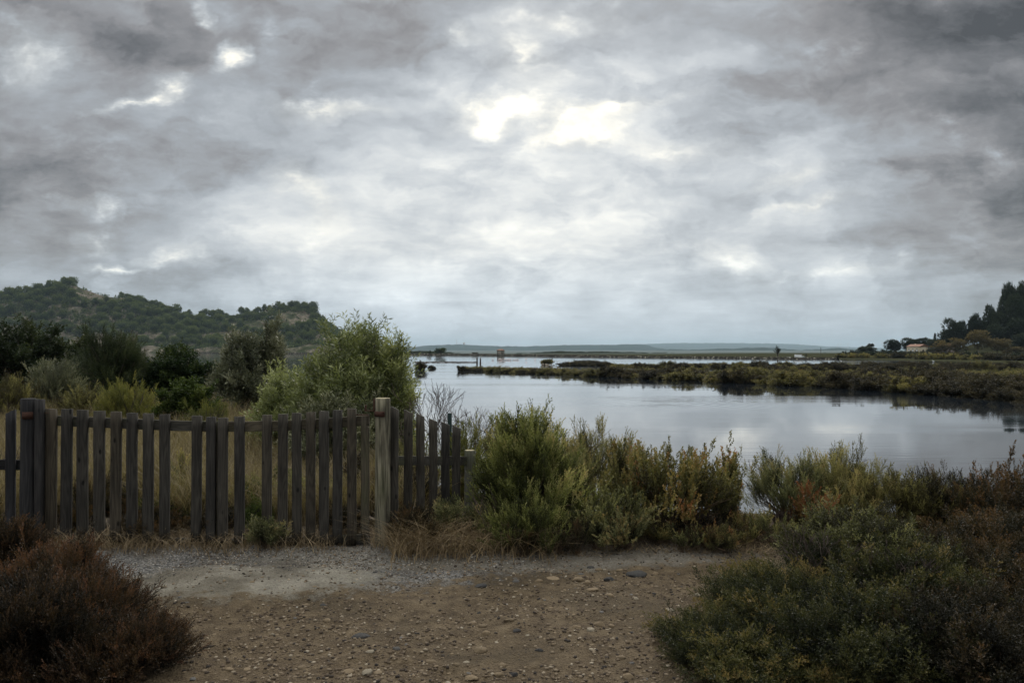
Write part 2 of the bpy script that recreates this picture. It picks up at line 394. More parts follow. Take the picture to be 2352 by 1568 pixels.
n1 = t.noise(p, 1.1, 5, .6); n2 = t.noise(p, 9, 6, .65); n3 = t.noise(p, 60, 4, .7); n4 = t.noise(p, 220, 2, .6)
vor = t.new('ShaderNodeTexVoronoi', feature='F1'); t.put(vor.inputs['Vector'], p); vor.inputs['Scale'].default_value = 75
vorc = t.new('ShaderNodeSeparateColor'); t.put(vorc.inputs[0], vor.outputs['Color'])
dirt = t.ramp(t.m('ADD', t.m('MULTIPLY', n2, .6), t.m('MULTIPLY', n3, .4)), [(.28, (.024, .017, .010)), (.42, (.066, .047, .028)), (.55, (.120, .089, .054)), (.75, (.208, .162, .104))])
gravel = t.ramp(t.m('ADD', t.m('MULTIPLY', vorc.outputs[0], .55), t.m('MULTIPLY', n4, .5)), [(.15, (.026, .026, .028)), (.5, (.10, .096, .092)), (.85, (.27, .26, .245))])
crust = t.ramp(t.m('ADD', t.m('MULTIPLY', n2, .5), t.m('MULTIPLY', n3, .5)), [(.32, (.12, .105, .085)), (.47, (.23, .21, .17)), (.62, (.34, .315, .26))])
sx_ = t.new('ShaderNodeSeparateXYZ'); t.put(sx_.inputs[0], p); gxs, gys, gzs = sx_.outputs
def ell(cx, cy, rx, ry):
    a = t.m('DIVIDE', t.m('SUBTRACT', gxs, cx), rx); b = t.m('DIVIDE', t.m('SUBTRACT', gys, cy), ry)
    return t.m('ADD', t.m('MULTIPLY', a, a), t.m('MULTIPLY', b, b))
e1 = t.m('ADD', ell(-1.9, 6.15, 1.9, .75), t.m('MULTIPLY', t.m('SUBTRACT', n2, .5), 2.4))
c = t.mix(t.m('SUBTRACT', 1.0, t.step(e1, .75, 1.35)), dirt, gravel)
e2 = t.m('ADD', ell(-.2, 6.35, 2.0, .42), t.m('MULTIPLY', t.m('SUBTRACT', n2, .5), 2.0))
c = t.mix(t.m('MULTIPLY', t.m('SUBTRACT', 1.0, t.step(e2, .6, 1.3)), .75), c, t.mix(.5, gravel, crust))
e3 = t.m('ADD', ell(-1.9, 5.68, 1.0, .44), t.m('ADD', t.m('MULTIPLY', t.m('SUBTRACT', n2, .5), 3.2), t.m('MULTIPLY', t.m('SUBTRACT', n1, .5), 2.0)))
c = t.mix(t.m('MULTIPLY', t.m('SUBTRACT', 1.0, t.step(e3, .45, 1.35)), .9), c, crust)
c = t.mix(t.m('MULTIPLY', t.step(n1, .47, .60), .5), c, (.060, .046, .028))
# dark stones and specks trodden into the surface
sp = t.new('ShaderNodeTexVoronoi', feature='F1'); t.put(sp.inputs['Vector'], p); sp.inputs['Scale'].default_value = 34
c = t.mix(t.m('MULTIPLY', t.m('SUBTRACT', 1.0, t.step(sp.outputs['Distance'], .10, .22)), t.step(n1, .50, .62)), c, (.03, .028, .028))
# pale salty shore and mud near the water, grassy soil far away
c = t.mix(t.step(gzs, -.5, -1.1), c, t.mix(n2, (.20, .18, .13), (.36, .34, .26)))
c = t.mix(t.step(gys, 60, 150), c, t.mix(n1, (.022, .026, .014), (.060, .058, .032)))
c = t.mix(t.step(gys, 620, 900), c, t.mix(n1, (.11, .135, .14), (.15, .175, .175)))     # far ground tinted blue-grey, the hills' haze painted into its colour
c = t.mix(t.m('MULTIPLY', t.m('MULTIPLY', t.step(gys, 7.0, 7.6), t.step(gxs, 0, -.8)), t.step(gys, 60, 40)), c, t.mix(n2, (.018, .014, .009), (.075, .057, .036)))
hb = t.m('ADD', t.m('ADD', t.m('MULTIPLY', n2, .6), t.m('MULTIPLY', n3, .5)), t.m('MULTIPLY', t.m('SUBTRACT', 1, vor.outputs['Distance']), .35))
pbsdf(t, o, c, .92, hb, 1.0, .03, t.lin(gys, 20, 80, .2, 0))
ground = put('ground', grid_mesh('ground', GX, GY, ground_h(GX, GY), m)); tag(ground, kind='structure')

# ------------------------------------------------------------------ water: the salt lagoon
m, t, o = new_mat('lagoon_water')
tcn = t.new('ShaderNodeTexCoord'); p = tcn.outputs['Object']
rip = t.noise(t.mapping(p, sc=(.35, 1.6, 1)), 1.6, 3, .5)
calm = t.step(t.noise(t.mapping(p, sc=(.02, .10, 1)), 1.0, 2, .5), .42, .66)
swell = t.noise(t.mapping(p, sc=(.05, .22, 1)), 1.0, 2, .5)
hgt = t.m('ADD', t.m('MULTIPLY', t.m('MULTIPLY', rip, calm), .010), t.m('MULTIPLY', swell, .012))
rx_, ry_ = 10.5, 55.0                                        # ring ripples spreading off the bank
dd = t.new('ShaderNodeVectorMath', operation='DISTANCE'); t.put(dd.inputs[0], t.mapping(p, sc=(1, 1, 0))); dd.inputs[1].default_value = (rx_, ry_, 0)
ring = t.m('MULTIPLY', t.m('SINE', t.m('MULTIPLY', dd.outputs['Value'], 7.0)), t.m('MULTIPLY', t.step(dd.outputs['Value'], 11, 2), .0035))
hgt = t.m('ADD', hgt, ring)
b = pbsdf(t, o, t.mix(swell, (.010, .014, .020), (.014, .019, .026)), t.m('ADD', .03, t.m('MULTIPLY', calm, .05)), hgt, 1.0, 1.0, .5, IOR=2.1)
wx = axis([(-3000, -200, 200), (-200, 260, 20), (260, 3001, 200), (3001, 4001, 1000)]); wy = axis([(6.5, 60, 5), (60, 600, 30), (600, 1500, 100)])
WX, WY = np.meshgrid(wx, wy)
water = put('water', grid_mesh('water', WX, WY, np.full_like(WX, WATER), m)); tag(water, kind='structure')
# ------------------------------------------------------------------ plants
def spray(seed, n_side=9, n_leaf=9, side_len=.42, leaf_len=.085, leaf_w=.38, ang=38, tip_taper=.35, curve=.12, side=.75):
    """one leafy shoot of length 1 along +Z: rhombic leaves set round the axis and its side shoots"""
    r = np.random.RandomState(seed)
    base, dr = [], []
    def axis_leaves(p0, d, ln, n, bend):
        t_ = (np.arange(n) + .5) / n
        pts = p0 + d * (t_ * ln)[:, None] + bend * ((t_ ** 2) * ln)[:, None]
        return pts, unit(np.broadcast_to(d, pts.shape) + 2 * bend * t_[:, None])
    up = np.array([0, 0, 1.])
    P0, D0 = axis_leaves(np.zeros(3), up, 1.0, n_leaf * 2, np.array([r.uniform(-curve, curve), r.uniform(-curve, curve), 0]))
    keep = P0[:, 2] > .35
    base.append(P0[keep]); dr.append(D0[keep])
    for k in range(n_side):
        tt = .12 + .8 * (k + r.rand() * .6) / n_side
        i = min(int(tt * len(P0)), len(P0) - 1)
        a = k * 2.4 + r.uniform(-.4, .4); an = math.radians(ang + r.uniform(-10, 12))
        d = np.array([math.cos(a) * math.sin(an), math.sin(a) * math.sin(an), math.cos(an)])
        ln = side_len * (1 - (1 - tip_taper) * tt) * r.uniform(.7, 1.15)
        p, q = axis_leaves(P0[i], d, ln, n_leaf, up * .25)
        base.append(p); dr.append(q)
    B = np.concatenate(base); D = np.concatenate(dr); K = len(B)
    rnd = unit(r.normal(size=(K, 3))); side_ = unit(rnd - D * (rnd * D).sum(1, keepdims=True))
    ld = unit(D * .8 + side_ * side); ll = leaf_len * r.uniform(.7, 1.3, (K, 1))
    wv_ = unit(np.cross(ld, unit(r.normal(size=(K, 3))))) * ll * leaf_w * .5
    V = np.stack([B, B + ld * ll * .5 + wv_, B + ld * ll, B + ld * ll * .5 - wv_], 1).reshape(-1, 3)
    Q = np.arange(4 * K).reshape(K, 4)
    T = np.repeat(r.uniform(-.1, .1, K) + .50 * (B[:, 2] - .45), 4)  # tips tinted lighter: yellow-green growth with top light painted in
    return V, Q, T
SP = {
    'shoot': [spray(i, 9, 13, .46, .052, .50, 21, side=.5) for i in range(4)],              # twiggy green glasswort shoots
    'spike': [spray(10 + i, 5, 15, .24, .060, .60, 24, .6, .05) for i in range(4)],   # upright leafy spikes
    'fan': [spray(20 + i, 12, 11, .45, .058, .60, 48, .25, .2) for i in range(4)],     # flat arching sprays
    'olive': [spray(30 + i, 3, 7, .45, .21, .20, 38, .6, .12) for i in range(4)],     # long narrow leaves
    'broad': [spray(40 + i, 5, 6, .45, .20, .62, 55, .5, .1) for i in range(4)],
    'tuft': [spray(60 + i, 7, 8, .5, .12, .6, 40, .4, .2) for i in range(3)],
    'coarse': [spray(50 + i, 4, 5, .5, .26, .6, 48, .5, .15) for i in range(3)],
}
def stamp(kind, pos, dirs, scale, tint, r):
    tm = SP[kind]; which = r.randint(0, len(tm), len(pos)); out = []
    dirs = unit(dirs); a = unit(np.cross(dirs, unit(r.normal(size=dirs.shape)))); b_ = np.cross(dirs, a)
    for k, (V, Q, T) in enumerate(tm):
        s = np.where(which == k)[0]
        if not len(s): continue
        M = np.stack([a[s], b_[s], dirs[s]], 1)               # rows: local axes
        VV = np.einsum('nj,kji->kni', V, M) * scale[s][:, None, None] + pos[s][:, None]
        QQ = Q[None] + (np.arange(len(s)) * len(V))[:, None, None]
        out.append((VV.reshape(-1, 3), QQ.reshape(-1, 4), np.clip(T[None] + tint[s][:, None], 0, 1).reshape(-1)))
    return join(out)
def bush(seed, H, RX, RY, n, kind='shoot', ln=.16, stems=60, inner=.35, up=.6, lumps=.25, low=0.0, thick=.006, tvar=.68, tbase=.25, flat=.9, ztop=None, spread=.12, trunk=0.0):
    """foliage and stem arrays of a shrub about H high and RX by RY in radius, root at the origin"""
    r = np.random.RandomState(seed)
    ph = r.uniform(0, 6.28, (6, 2)); fr = r.randint(2, 6, (6, 2))
    def lump(az, ct):
        s = 0
        for k in range(6): s = s + np.cos(fr[k, 0] * az + ph[k, 0]) * np.cos(fr[k, 1] * ct * 2 + ph[k, 1])
        return 1 + lumps * s / 2.2
    az = r.uniform(0, 2 * np.pi, stems); ct = np.clip(r.uniform(low, 1, stems) ** flat, 0, 1); st = np.sqrt(1 - ct * ct) ** .75
    L_ = lump(az, ct) * r.uniform(.85, 1.05, stems)
    tip = np.stack([np.cos(az) * st * RX * L_, np.sin(az) * st * RY * L_, ct ** .8 * H * (.5 + .5 * L_) + .03], 1)
    b0 = np.stack([r.normal(0, spread * RX, stems), r.normal(0, spread * RY, stems), np.zeros(stems)], 1)
    if trunk: b0 = b0 * .3; b0[:, 2] = trunk * r.uniform(.7, 1.1, stems)
    mid = b0 + (tip - b0) * .5; mid[:, 2] += .22 * H * r.uniform(.3, 1, stems) * (1 - ct * .6)
    tt = np.linspace(0, 1, 6)[None, :, None]
    path = (1 - tt) ** 2 * b0[:, None] + 2 * tt * (1 - tt) * mid[:, None] + tt ** 2 * tip[:, None]
    path = path + r.normal(0, .012 * H, path.shape) * tt
    wood = tubes(path, np.linspace(thick, thick * .3, 6)[None] * r.uniform(.7, 1.3, (stems, 1)), 4)
    if trunk:
        K = 3; tp = np.zeros((K, 5, 3)); 
        for k in range(K):
            e = np.array([r.normal(0, .06), r.normal(0, .06), trunk * 1.1]); tp[k] = np.linspace(0, 1, 5)[:, None] * e + r.normal(0, .015, (5, 3)) * np.linspace(0, 1, 5)[:, None]
            tp[k, 0, 2] = -.1
        wood = join([wood, tubes(tp, np.linspace(thick * 3.4, thick * 2, 5)[None].repeat(K, 0), 7)])
    i = r.randint(0, stems, n); q = inner + (1 - inner) * r.uniform(0, 1, n) ** .7; q = q[:, None]
    pos = (1 - q) ** 2 * b0[i] + 2 * q * (1 - q) * mid[i] + q ** 2 * tip[i]
    tan = unit(2 * (1 - q) * (mid[i] - b0[i]) + 2 * q * (tip[i] - mid[i]))
    pos = pos + r.normal(0, 1, pos.shape) * np.array([.07 * RX, .07 * RY, .04 * H])
    stray = r.rand(n) < .07; pos[stray] += tan[stray] * ln * r.uniform(.3, .9, (stray.sum(), 1)) * (q[stray] > .75)
    pos[:, 2] = np.maximum(pos[:, 2], .02)
    d = tan * .8 + np.array([0, 0, up * 1.25]) + r.normal(0, .34, pos.shape)
    stint = r.uniform(-.5, .5, stems)[i]
    ti = tbase + tvar * (stint + r.uniform(-.25, .25, n) + .6 * (q[:, 0] - .7))  # inner sprays tinted darker, painting in the shade inside the shrub
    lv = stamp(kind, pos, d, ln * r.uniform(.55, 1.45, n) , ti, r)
    return lv, wood
def shrub(name, label, cat, px, Y, top, width, mat, seed, n=900, depth=None, group=None, kind='shoot', wood='twig', z=None, extra=None, **kw):
    """px, top and width as seen in the photograph (2352 wide) for a plant Y metres away"""
    x = X(px, Y); zg = float(ground_h(x, Y)) - .02 if z is None else z
    H = Z(top, Y) - zg; rx = width / 2 / F * Y
    ln = kw.get('ln', .16)
    lv, wd = bush(seed, max(H - ln * .55, .1), max(rx - ln * .4, .1), depth or rx, n, kind=kind, **kw)
    root = empty(name, (x, Y, zg), label=label, cat=cat, group=group)
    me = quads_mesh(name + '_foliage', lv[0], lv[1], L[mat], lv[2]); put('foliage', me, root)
    wm = quads_mesh(name + '_branches', wd[0], wd[1], L[wood]); put('trunk' if kw.get('trunk') else 'branches', wm, root)
    return root
# ------------------------------------------------------------------ gate, posts and picket fence
def board(w_, th, h, seed, slant=0.0, n=12, round_=.35, taper=0.0, sag=0.0):
    """upright half-round board, front towards -Y, foot at z=0; slant = extra height of the left edge"""
    r = np.random.RandomState(seed)
    fx = np.array([-.5, -.42, -.2, .2, .42, .5]) * w_
    fy = np.array([0, .55, 1, 1, .55, 0]) * -th * round_
    zs = np.linspace(0, 1, n); off = np.cumsum(r.normal(0, .0009, n)); wd = 1 + np.cumsum(r.normal(0, .006, n)) - taper * zs
    rings = []
    for k, z in enumerate(zs):
        H = h + (-fx / w_) * slant if k == n - 1 else np.full(6, h * z)
        if k == n - 1: H = H + r.normal(0, .0012, 6)
        f = np.stack([fx * wd[k] + off[k], fy - th * .5 + th * round_ * .3, H], 1)
        b_ = np.stack([fx * wd[k] + off[k], np.full(6, th * .5), H], 1)
        rings.append(np.concatenate([f, b_[::-1]]))
    V = np.concatenate(rings); m_ = 12; Q = []
    for k in range(n - 1):
        for i in range(m_):
            j = (i + 1) % m_
            Q.append((k * m_ + i, k * m_ + j, (k + 1) * m_ + j, (k + 1) * m_ + i))
    for base in (0, (n - 1) * m_):
        for i in range(5):
            q = (base + i, base + i + 1, base + 10 - i, base + 11 - i)
            Q.append(q if base else q[::-1])
    return V, np.array(Q)
def log_post(rad, h, seed, sides=22, n=16, dome=.006):
    r = np.random.RandomState(seed); an = np.arange(sides) * 2 * np.pi / sides
    V = []; cr = 1 + .03 * np.cos(2 * an + r.uniform(0, 6)) + .02 * np.cos(3 * an + r.uniform(0, 6))
    crack = np.exp(-((np.arange(sides) - r.randint(12, 20)) / .7) ** 2) * .10
    for k in range(n):
        t_ = k / (n - 1); rr = rad * (1.02 - .03 * t_) * (cr - crack * (.5 + .5 * math.sin(k * .7)) + r.normal(0, .004, sides))
        V.append(np.stack([rr * np.cos(an), rr * np.sin(an), np.full(sides, h * t_)], 1))
    for q, zz in ((.93, .004), (.5, dome), (.04, dome)):
        V.append(np.stack([q * rad * cr * np.cos(an), q * rad * cr * np.sin(an), np.full(sides, h + zz) + r.normal(0, .0008, sides)], 1))
    M = n + 3; idx = np.arange(M * sides).reshape(M, sides)
    a = idx[:-1]; b_ = idx[1:]
    Q = np.stack([a, np.roll(a, -1, 1), np.roll(b_, -1, 1), b_], -1).reshape(-1, 4)
    return np.concatenate(V), Q, (n - 1) * sides
def post(name, label, px, Y, top, rad, mat, seed, group=None, sink=.25, end=None):
    x = X(px, Y); zg = float(ground_h(x, Y)); h = Z(top, Y) - zg + sink
    V, Q, nt = log_post(rad, h, seed)
    me = quads_mesh(name, V, Q, mat); me.materials.append(end or W_end)
    mi = np.zeros(len(Q), np.int32); mi[nt + 22:] = 1
    me.polygons.foreach_set('material_index', mi)
    root = empty(name, (x, Y, zg), label=label, cat='gate post' if 'gate' in name else 'post', group=group)
    o = put('pole', me, root, (0, 0, -sink)); return root
def relbox(name, x0, x1, y0, y1, z0, z1, mat, parent, bev=.003):
    r0 = parent.location if parent else Vector((0, 0, 0))
    cx, cy, cz = (x0 + x1) / 2, (y0 + y1) / 2, (z0 + z1) / 2
    V, Q = box(x0 - cx, x1 - cx, y0 - cy, y1 - cy, z0 - cz, z1 - cz)
    me = quads_mesh(name, V, Q, mat)
    o = put(name, me, parent, (cx - r0.x, cy - r0.y, cz - r0.z))
    if bev:
        b_ = o.modifiers.new('bevel', 'BEVEL'); b_.width = bev; b_.segments = 2
    return o
def rail(name, pts, hgt, th, mat, parent, seed):
    """bent rail along (x, y, ztop) points"""
    r = np.random.RandomState(seed); r0 = parent.location
    P_ = np.array(pts, float); n = 14; tt = np.linspace(0, 1, n); ss = np.linspace(0, 1, len(P_))
    C = np.stack([np.interp(tt, ss, P_[:, i]) for i in range(3)], 1); C[:, 2] += r.normal(0, .0015, n)
    c0 = C.mean(0)
    d = unit(np.gradient(C, axis=0)); nrm = np.stack([-d[:, 1], d[:, 0], 0 * d[:, 0]], 1)
    sec = [(-.5, 0), (-.5, -.06), (-.5, -.94), (-.5, -1), (.5, -1), (.5, 0)]
    V = np.stack([C - c0 + nrm * th * a + np.array([0, 0, hgt * b_]) for a, b_ in sec], 1).reshape(-1, 3)
    idx = np.arange(n * 6).reshape(n, 6); a = idx[:-1]; b_ = idx[1:]
    Q = np.stack([a, np.roll(a, -1, 1), np.roll(b_, -1, 1), b_], -1).reshape(-1, 4)
    Q = np.concatenate([Q, [[0, 1, 4, 5], [1, 2, 3, 4], [n * 6 - 1, n * 6 - 2, n * 6 - 5, n * 6 - 6], [n * 6 - 2, n * 6 - 3, n * 6 - 4, n * 6 - 5]]])
    # the grain of the wood texture runs along local Z: turn the rail's own axes so that Z follows its length
    o = put(name, quads_mesh(name, V[:, [2, 1, 0]] * np.array([-1, 1, 1.]), Q, mat), parent, tuple(c0 - np.array(r0)))
    o.rotation_euler = (0, R_(90), 0)
    return o
def gate_y(px): return np.interp(px, [50, 100, 500, 860], [6.86, 6.86, 6.76, 6.70])
def gate(label, cols, tops, wid, rail_pts, stiles, seed, lower):
    px0 = cols[0] if stiles[0] < 400 else cols[-1]
    root = empty('gate', (X(px0, gate_y(px0)), float(gate_y(px0)), 0.0), label=label, cat='gate', group='two leaves of the wooden gate')
    for k, (px, tp) in enumerate(zip(cols, tops)):
        Y = float(gate_y(px)); x = X(px, Y); bot = .03 + .015 * math.sin(k * 2.3 + seed)
        w_ = wid[k] / F * Y
        V, Q = board(w_, .034, Z(tp, Y) - bot, seed * 50 + k, slant=.002 * (-1) ** k)
        put('picket', quads_mesh('picket', V, Q, W_pick), root, (x - root.location.x, Y - .03 - root.location.y, bot), rz=random.Random(k + seed).uniform(-.05, .05))
    for nm, pts, hh in (('top_rail', rail_pts, .085), ('bottom_rail', [(a, None, b_) for a, b_ in lower], .08)):
        P3 = [(X(a, gate_y(a)), float(gate_y(a)) + .016, Z(b_, gate_y(a))) for a, _, b_ in pts]
        rail(nm, P3, hh, .036, W_rail, root, seed)
    for a, tp in zip(stiles, (2, 3)):
        Y = float(gate_y(a)); x = X(a, Y); top_z = Z(stile_top[a], Y)
        V, Q = board(.066, .036, top_z - .05, seed * 9 + tp, round_=.05)
        put('stile', quads_mesh('stile', V, Q, W_rail), root, (x - root.location.x, Y + .0165 - root.location.y, .05))
    return root
stile_top = {119: 957, 501: 969.5, 508: 969.5, 838: 956}
g1 = gate('left leaf of the weathered grey wooden gate, hung on the wide dark post',
     [122, 158.5, 196, 234, 270.5, 308.5, 346, 383, 454.5, 489], [938, 938.5, 940.5, 942.5, 944.5, 947, 948.5, 950.5, 953.5, 956],
     [26, 23.5, 23.5, 23.5, 22.5, 23, 23.5, 22, 21.5, 21], [(112, 0, 954), (240, 0, 959), (380, 0, 965), (505, 0, 968.5)], (119, 501), 3, [(112, 1222), (505, 1238)])
g2 = gate('right leaf of the weathered grey wooden gate, hung on the tall pale post',
     [515.5, 554, 617, 652, 684.5, 716, 747.5, 778.5, 810.5], [958.5, 955.5, 951.5, 949.5, 947.5, 945.5, 943, 940.5, 937.5],
     [21, 21.5, 21, 20.5, 20.5, 20.5, 21.5, 21, 20.5], [(507, 0, 968.5), (640, 0, 966), (740, 0, 961), (848, 0, 953.5)], (508, 838), 4, [(507, 1238), (848, 1226)])

big = post('gate_post', 'tall thick pale round post with a rusty hinge band right of the gate', 879.5, 6.70, 915, .0625, W_post, 7)
Yb = 6.70; xb = X(879.5, Yb)
def pbox(name, parent, px0, px1, py0, py1, Y, dep, mat):
    return relbox(name, X(px0, Y), X(px1, Y), Y - dep, Y, Z(py1, Y), Z(py0, Y), mat, parent, .0015)
def arc_band(name, parent, cx, cy, rad, a0, a1, z0, z1, th, mat):
    an = np.radians(np.linspace(a0, a1, 12)); V = []
    for a in an:
        for rr, zz in ((rad, z0), (rad + th, z0), (rad + th, z1), (rad, z1)): V.append((cx + rr * math.cos(a), cy + rr * math.sin(a), zz))
    V = np.array(V) - np.array(parent.location); idx = np.arange(48).reshape(12, 4); a = idx[:-1]; b_ = idx[1:]
    Q = np.stack([a, np.roll(a, -1, 1), np.roll(b_, -1, 1), b_], -1).reshape(-1, 4)
    Q = np.concatenate([Q, [[0, 1, 2, 3], [47, 46, 45, 44]]])
    return put(name, quads_mesh(name, V, Q, mat), parent)
hb_ = arc_band('hinge_band', big, xb, Yb, .0655, 178, 292, Z(956.5, Yb - .06), Z(944.5, Yb - .06), .006, RUST)
bo = quads_mesh('bolt_head', *log_post(.008, .012, 3, 10, 3)[:2], RUST)
bolt = put('bolt_head', bo, hb_, (math.cos(R_(285)) * .0655, math.sin(R_(285)) * .0655 - .004, Z(950, 6.64))); bolt.rotation_euler = (R_(90), 0, 0)
pbox('hinge_plate', big, 857.5, 861.5, 915.5, 945, Yb - .02, .006, RUST)
pbox('hinge_arm', big, 838, 860, 941.6, 943.6, Yb - .02, .012, RUST)
for nm, a, b_, c_, d_, rr in (('hinge_pin', 841.5, 841.5, 930, 944, .0085),):
    V, Q, _ = log_post(rr, Z(c_, Yb) - Z(d_, Yb), 5, 12, 4, .004)
    put(nm, quads_mesh(nm, V, Q, RUST), big, (X(a, Yb) - xb, -.025, Z(d_, Yb) - big.location.z))
st = relbox('hinge_strap', X(812, 6.68), X(847, 6.68), 6.672, 6.684, Z(953.2, 6.68), Z(950.8, 6.68), RUST, g2, .001)

lp = post('gate_post', 'wide dark split post with a flat plank at the left end of the gate', 66, 6.80, 916, .062, W_dark, 11, end=W_dark)
V, Q = board(.062, .05, Z(917.5, 6.74), 90, round_=.15)
put('plank', quads_mesh('plank', V, Q, W_dark), lp, (X(88, 6.74) - lp.location.x, -.03, -lp.location.z))
arc_band('hinge_band', lp, lp.location.x, 6.80, .066, 262, 330, Z(962, 6.73), Z(946, 6.73), .006, RUST)
pbox('hinge_arm', lp, 97, 113, 947.5, 949, 6.79, .01, RUST)

# short sloping fence running down to the shore right of the gate
fr = empty('picket_fence', (X(903, 6.78), 6.78, 0), label='short run of six sloping-topped pickets right of the tall pale post', cat='fence', group='picket fence sections beside the gate')
def fy(px): return float(np.interp(px, [900, 1079], [6.80, 7.35]))
for k, (px, tp, w_) in enumerate([(907.5, 936, 19.5), (938, 943.5, 19), (966.5, 952, 19), (996, 963, 18.5), (1024, 971, 19), (1048.5, 979, 18.5)]):
    Y = fy(px); x = X(px, Y); bot = float(ground_h(x, Y)) + .02
    V, Q = board(w_ / F * Y, .03, Z(tp, Y) - bot, 300 + k, slant=.03)
    put('picket', quads_mesh('picket', V, Q, W_pick), fr, (x - fr.location.x, Y - .034 - fr.location.y, bot), rz=-.08)
for nm, yy in (('top_rail', (1046, 1047)), ('bottom_rail', (1185, 1180))):
    rail(nm, [(X(898, 6.80), 6.80, Z(yy[0], 6.8)), (X(1070, 7.33), 7.32, Z(yy[1], 7.33))], .078, .034, W_rail, fr, 31)
post('fence_post', 'short thick grey round post ending the sloping pickets beside the green shrub', 1080, 7.36, 1034, .051, W_short, 21)
# stub of fence left of the gate
fl_ = empty('picket_fence', (X(20, 6.9), 6.9, 0), label='dark fence stub with one slanted picket at the left edge', cat='fence', group='picket fence sections beside the gate')
for px, tp, sl in ((32, 944, -.035), (-12, 950, -.03)):
    Y = 6.90; V, Q = board(20 / F * Y, .03, Z(tp, Y) - .02, 400 + px, slant=sl)
    put('picket', quads_mesh('picket', V, Q, W_dark), fl_, (X(px, Y) - fl_.location.x, -.034, .02), rz=.05)
rail('top_rail', [(X(-40, 6.93), 6.93, Z(1055, 6.93)), (X(52, 6.93), 6.93, Z(1055, 6.93))], .088, .034, W_dark, fl_, 33)
# small steel stake behind the fence with its wire
Y = 8.6; x = X(1033, Y); zg = float(ground_h(x, Y))
V, Q, _ = log_post(.024, Z(949, Y) - zg + .1, 2, 12, 5, .003)
sk = put('metal_stake', quads_mesh('metal_stake', V, Q, DARKMETAL), None, (x, Y, zg - .1))
tag(sk, 'thin dark green metal stake standing behind the sloping pickets', 'stake')
wp = np.array([[(X(1033, 8.58), 8.58, Z(962, 8.58)), (X(1080, 8.6), 8.6, Z(976, 8.6)), (X(1140, 8.7), 8.7, Z(1003, 8.7)), (X(1200, 8.9), 8.9, Z(1040, 8.9))]])
tg = tubes(wp, np.full((1, 4), .0025), 5)
tag(put('wire', quads_mesh('wire', tg[0], tg[1], DARKMETAL)), 'thin slack wire running from the metal stake into the shrubs', 'wire')

# ------------------------------------------------------------------ stones on the path
def rock_mesh(seed, flat=.5, ang=.5, sub=2):
    r = np.random.RandomState(seed)
    import bmesh
    bm = bmesh.new(); bmesh.ops.create_icosphere(bm, subdivisions=sub, radius=1.0)
    V = np.array([v.co[:] for v in bm.verts]); Fc = np.array([[v.index for v in f.verts] for f in bm.faces]); bm.free()
    for _ in range(7 if ang > .3 else 4):                     # cut flat facets
        n_ = unit(r.normal(size=3)); d_ = r.uniform(.45, .85)
        ex = np.maximum(V @ n_ - d_, 0); V = V - ex[:, None] * n_ * ang * 1.6
    V = V * (1 + .10 * r.normal(size=(len(V), 1)) * .5)
    V = V * np.array([1, r.uniform(.55, .9), flat])
    return V, Fc
def stone_mat(name, c0, c1):
    m, t, o = new_mat(name); tcn = t.new('ShaderNodeTexCoord'); oi = t.new('ShaderNodeObjectInfo')
    n = t.noise(tcn.outputs['Object'], 25, 5, .65); n2 = t.noise(tcn.outputs['Object'], 120, 3, .6)
    c = t.mix(t.m('ADD', t.m('MULTIPLY', n, .6), t.m('MULTIPLY', n2, .4)), c0, c1)
    c = t.mix(1.0, c, t.ramp(oi.outputs['Random'], [(0, (.75, .73, .70)), (1, (1.15, 1.12, 1.08))]), 'MULTIPLY')
    pbsdf(t, o, c, .85, t.m('ADD', n, t.m('MULTIPLY', n2, .5)), .6, .01)
    return m
ST_TAN = stone_mat('tan_stone', (.12, .088, .055), (.28, .22, .145)); ST_DARK = stone_mat('dark_slate_stone', (.016, .016, .017), (.075, .074, .075))
ST_PALE = stone_mat('pale_stone', (.20, .175, .135), (.40, .355, .28)); ST_GREY = stone_mat('grey_stone', (.07, .07, .072), (.19, .185, .18))
rocks_t = {}
def stone(px, py, wpx, mat, seed, label, group=None, flat=.45, sub=2, sink=.35, name='stone', rz=None):
    Y = (EYE) * F / (py - HY); x = X(px, Y)
    s = wpx / 2 / F * Y
    V, Fc = rock_mesh(seed, flat, sub=sub)
    o = put(name, quads_mesh(name, V, Fc, mat), None, (x, Y, float(ground_h(x, Y)) + s * flat * (1 - 2 * sink) * .25), rz if rz is not None else random.Random(seed).uniform(-.5, .5), s)
    tag(o, label, 'stone', group); return o
def c8(cx, cy): return (1200 + cx / 1.47) / 1.7415, (2150 + cy / 1.47) / 1.7415     # from a zoomed view of the path
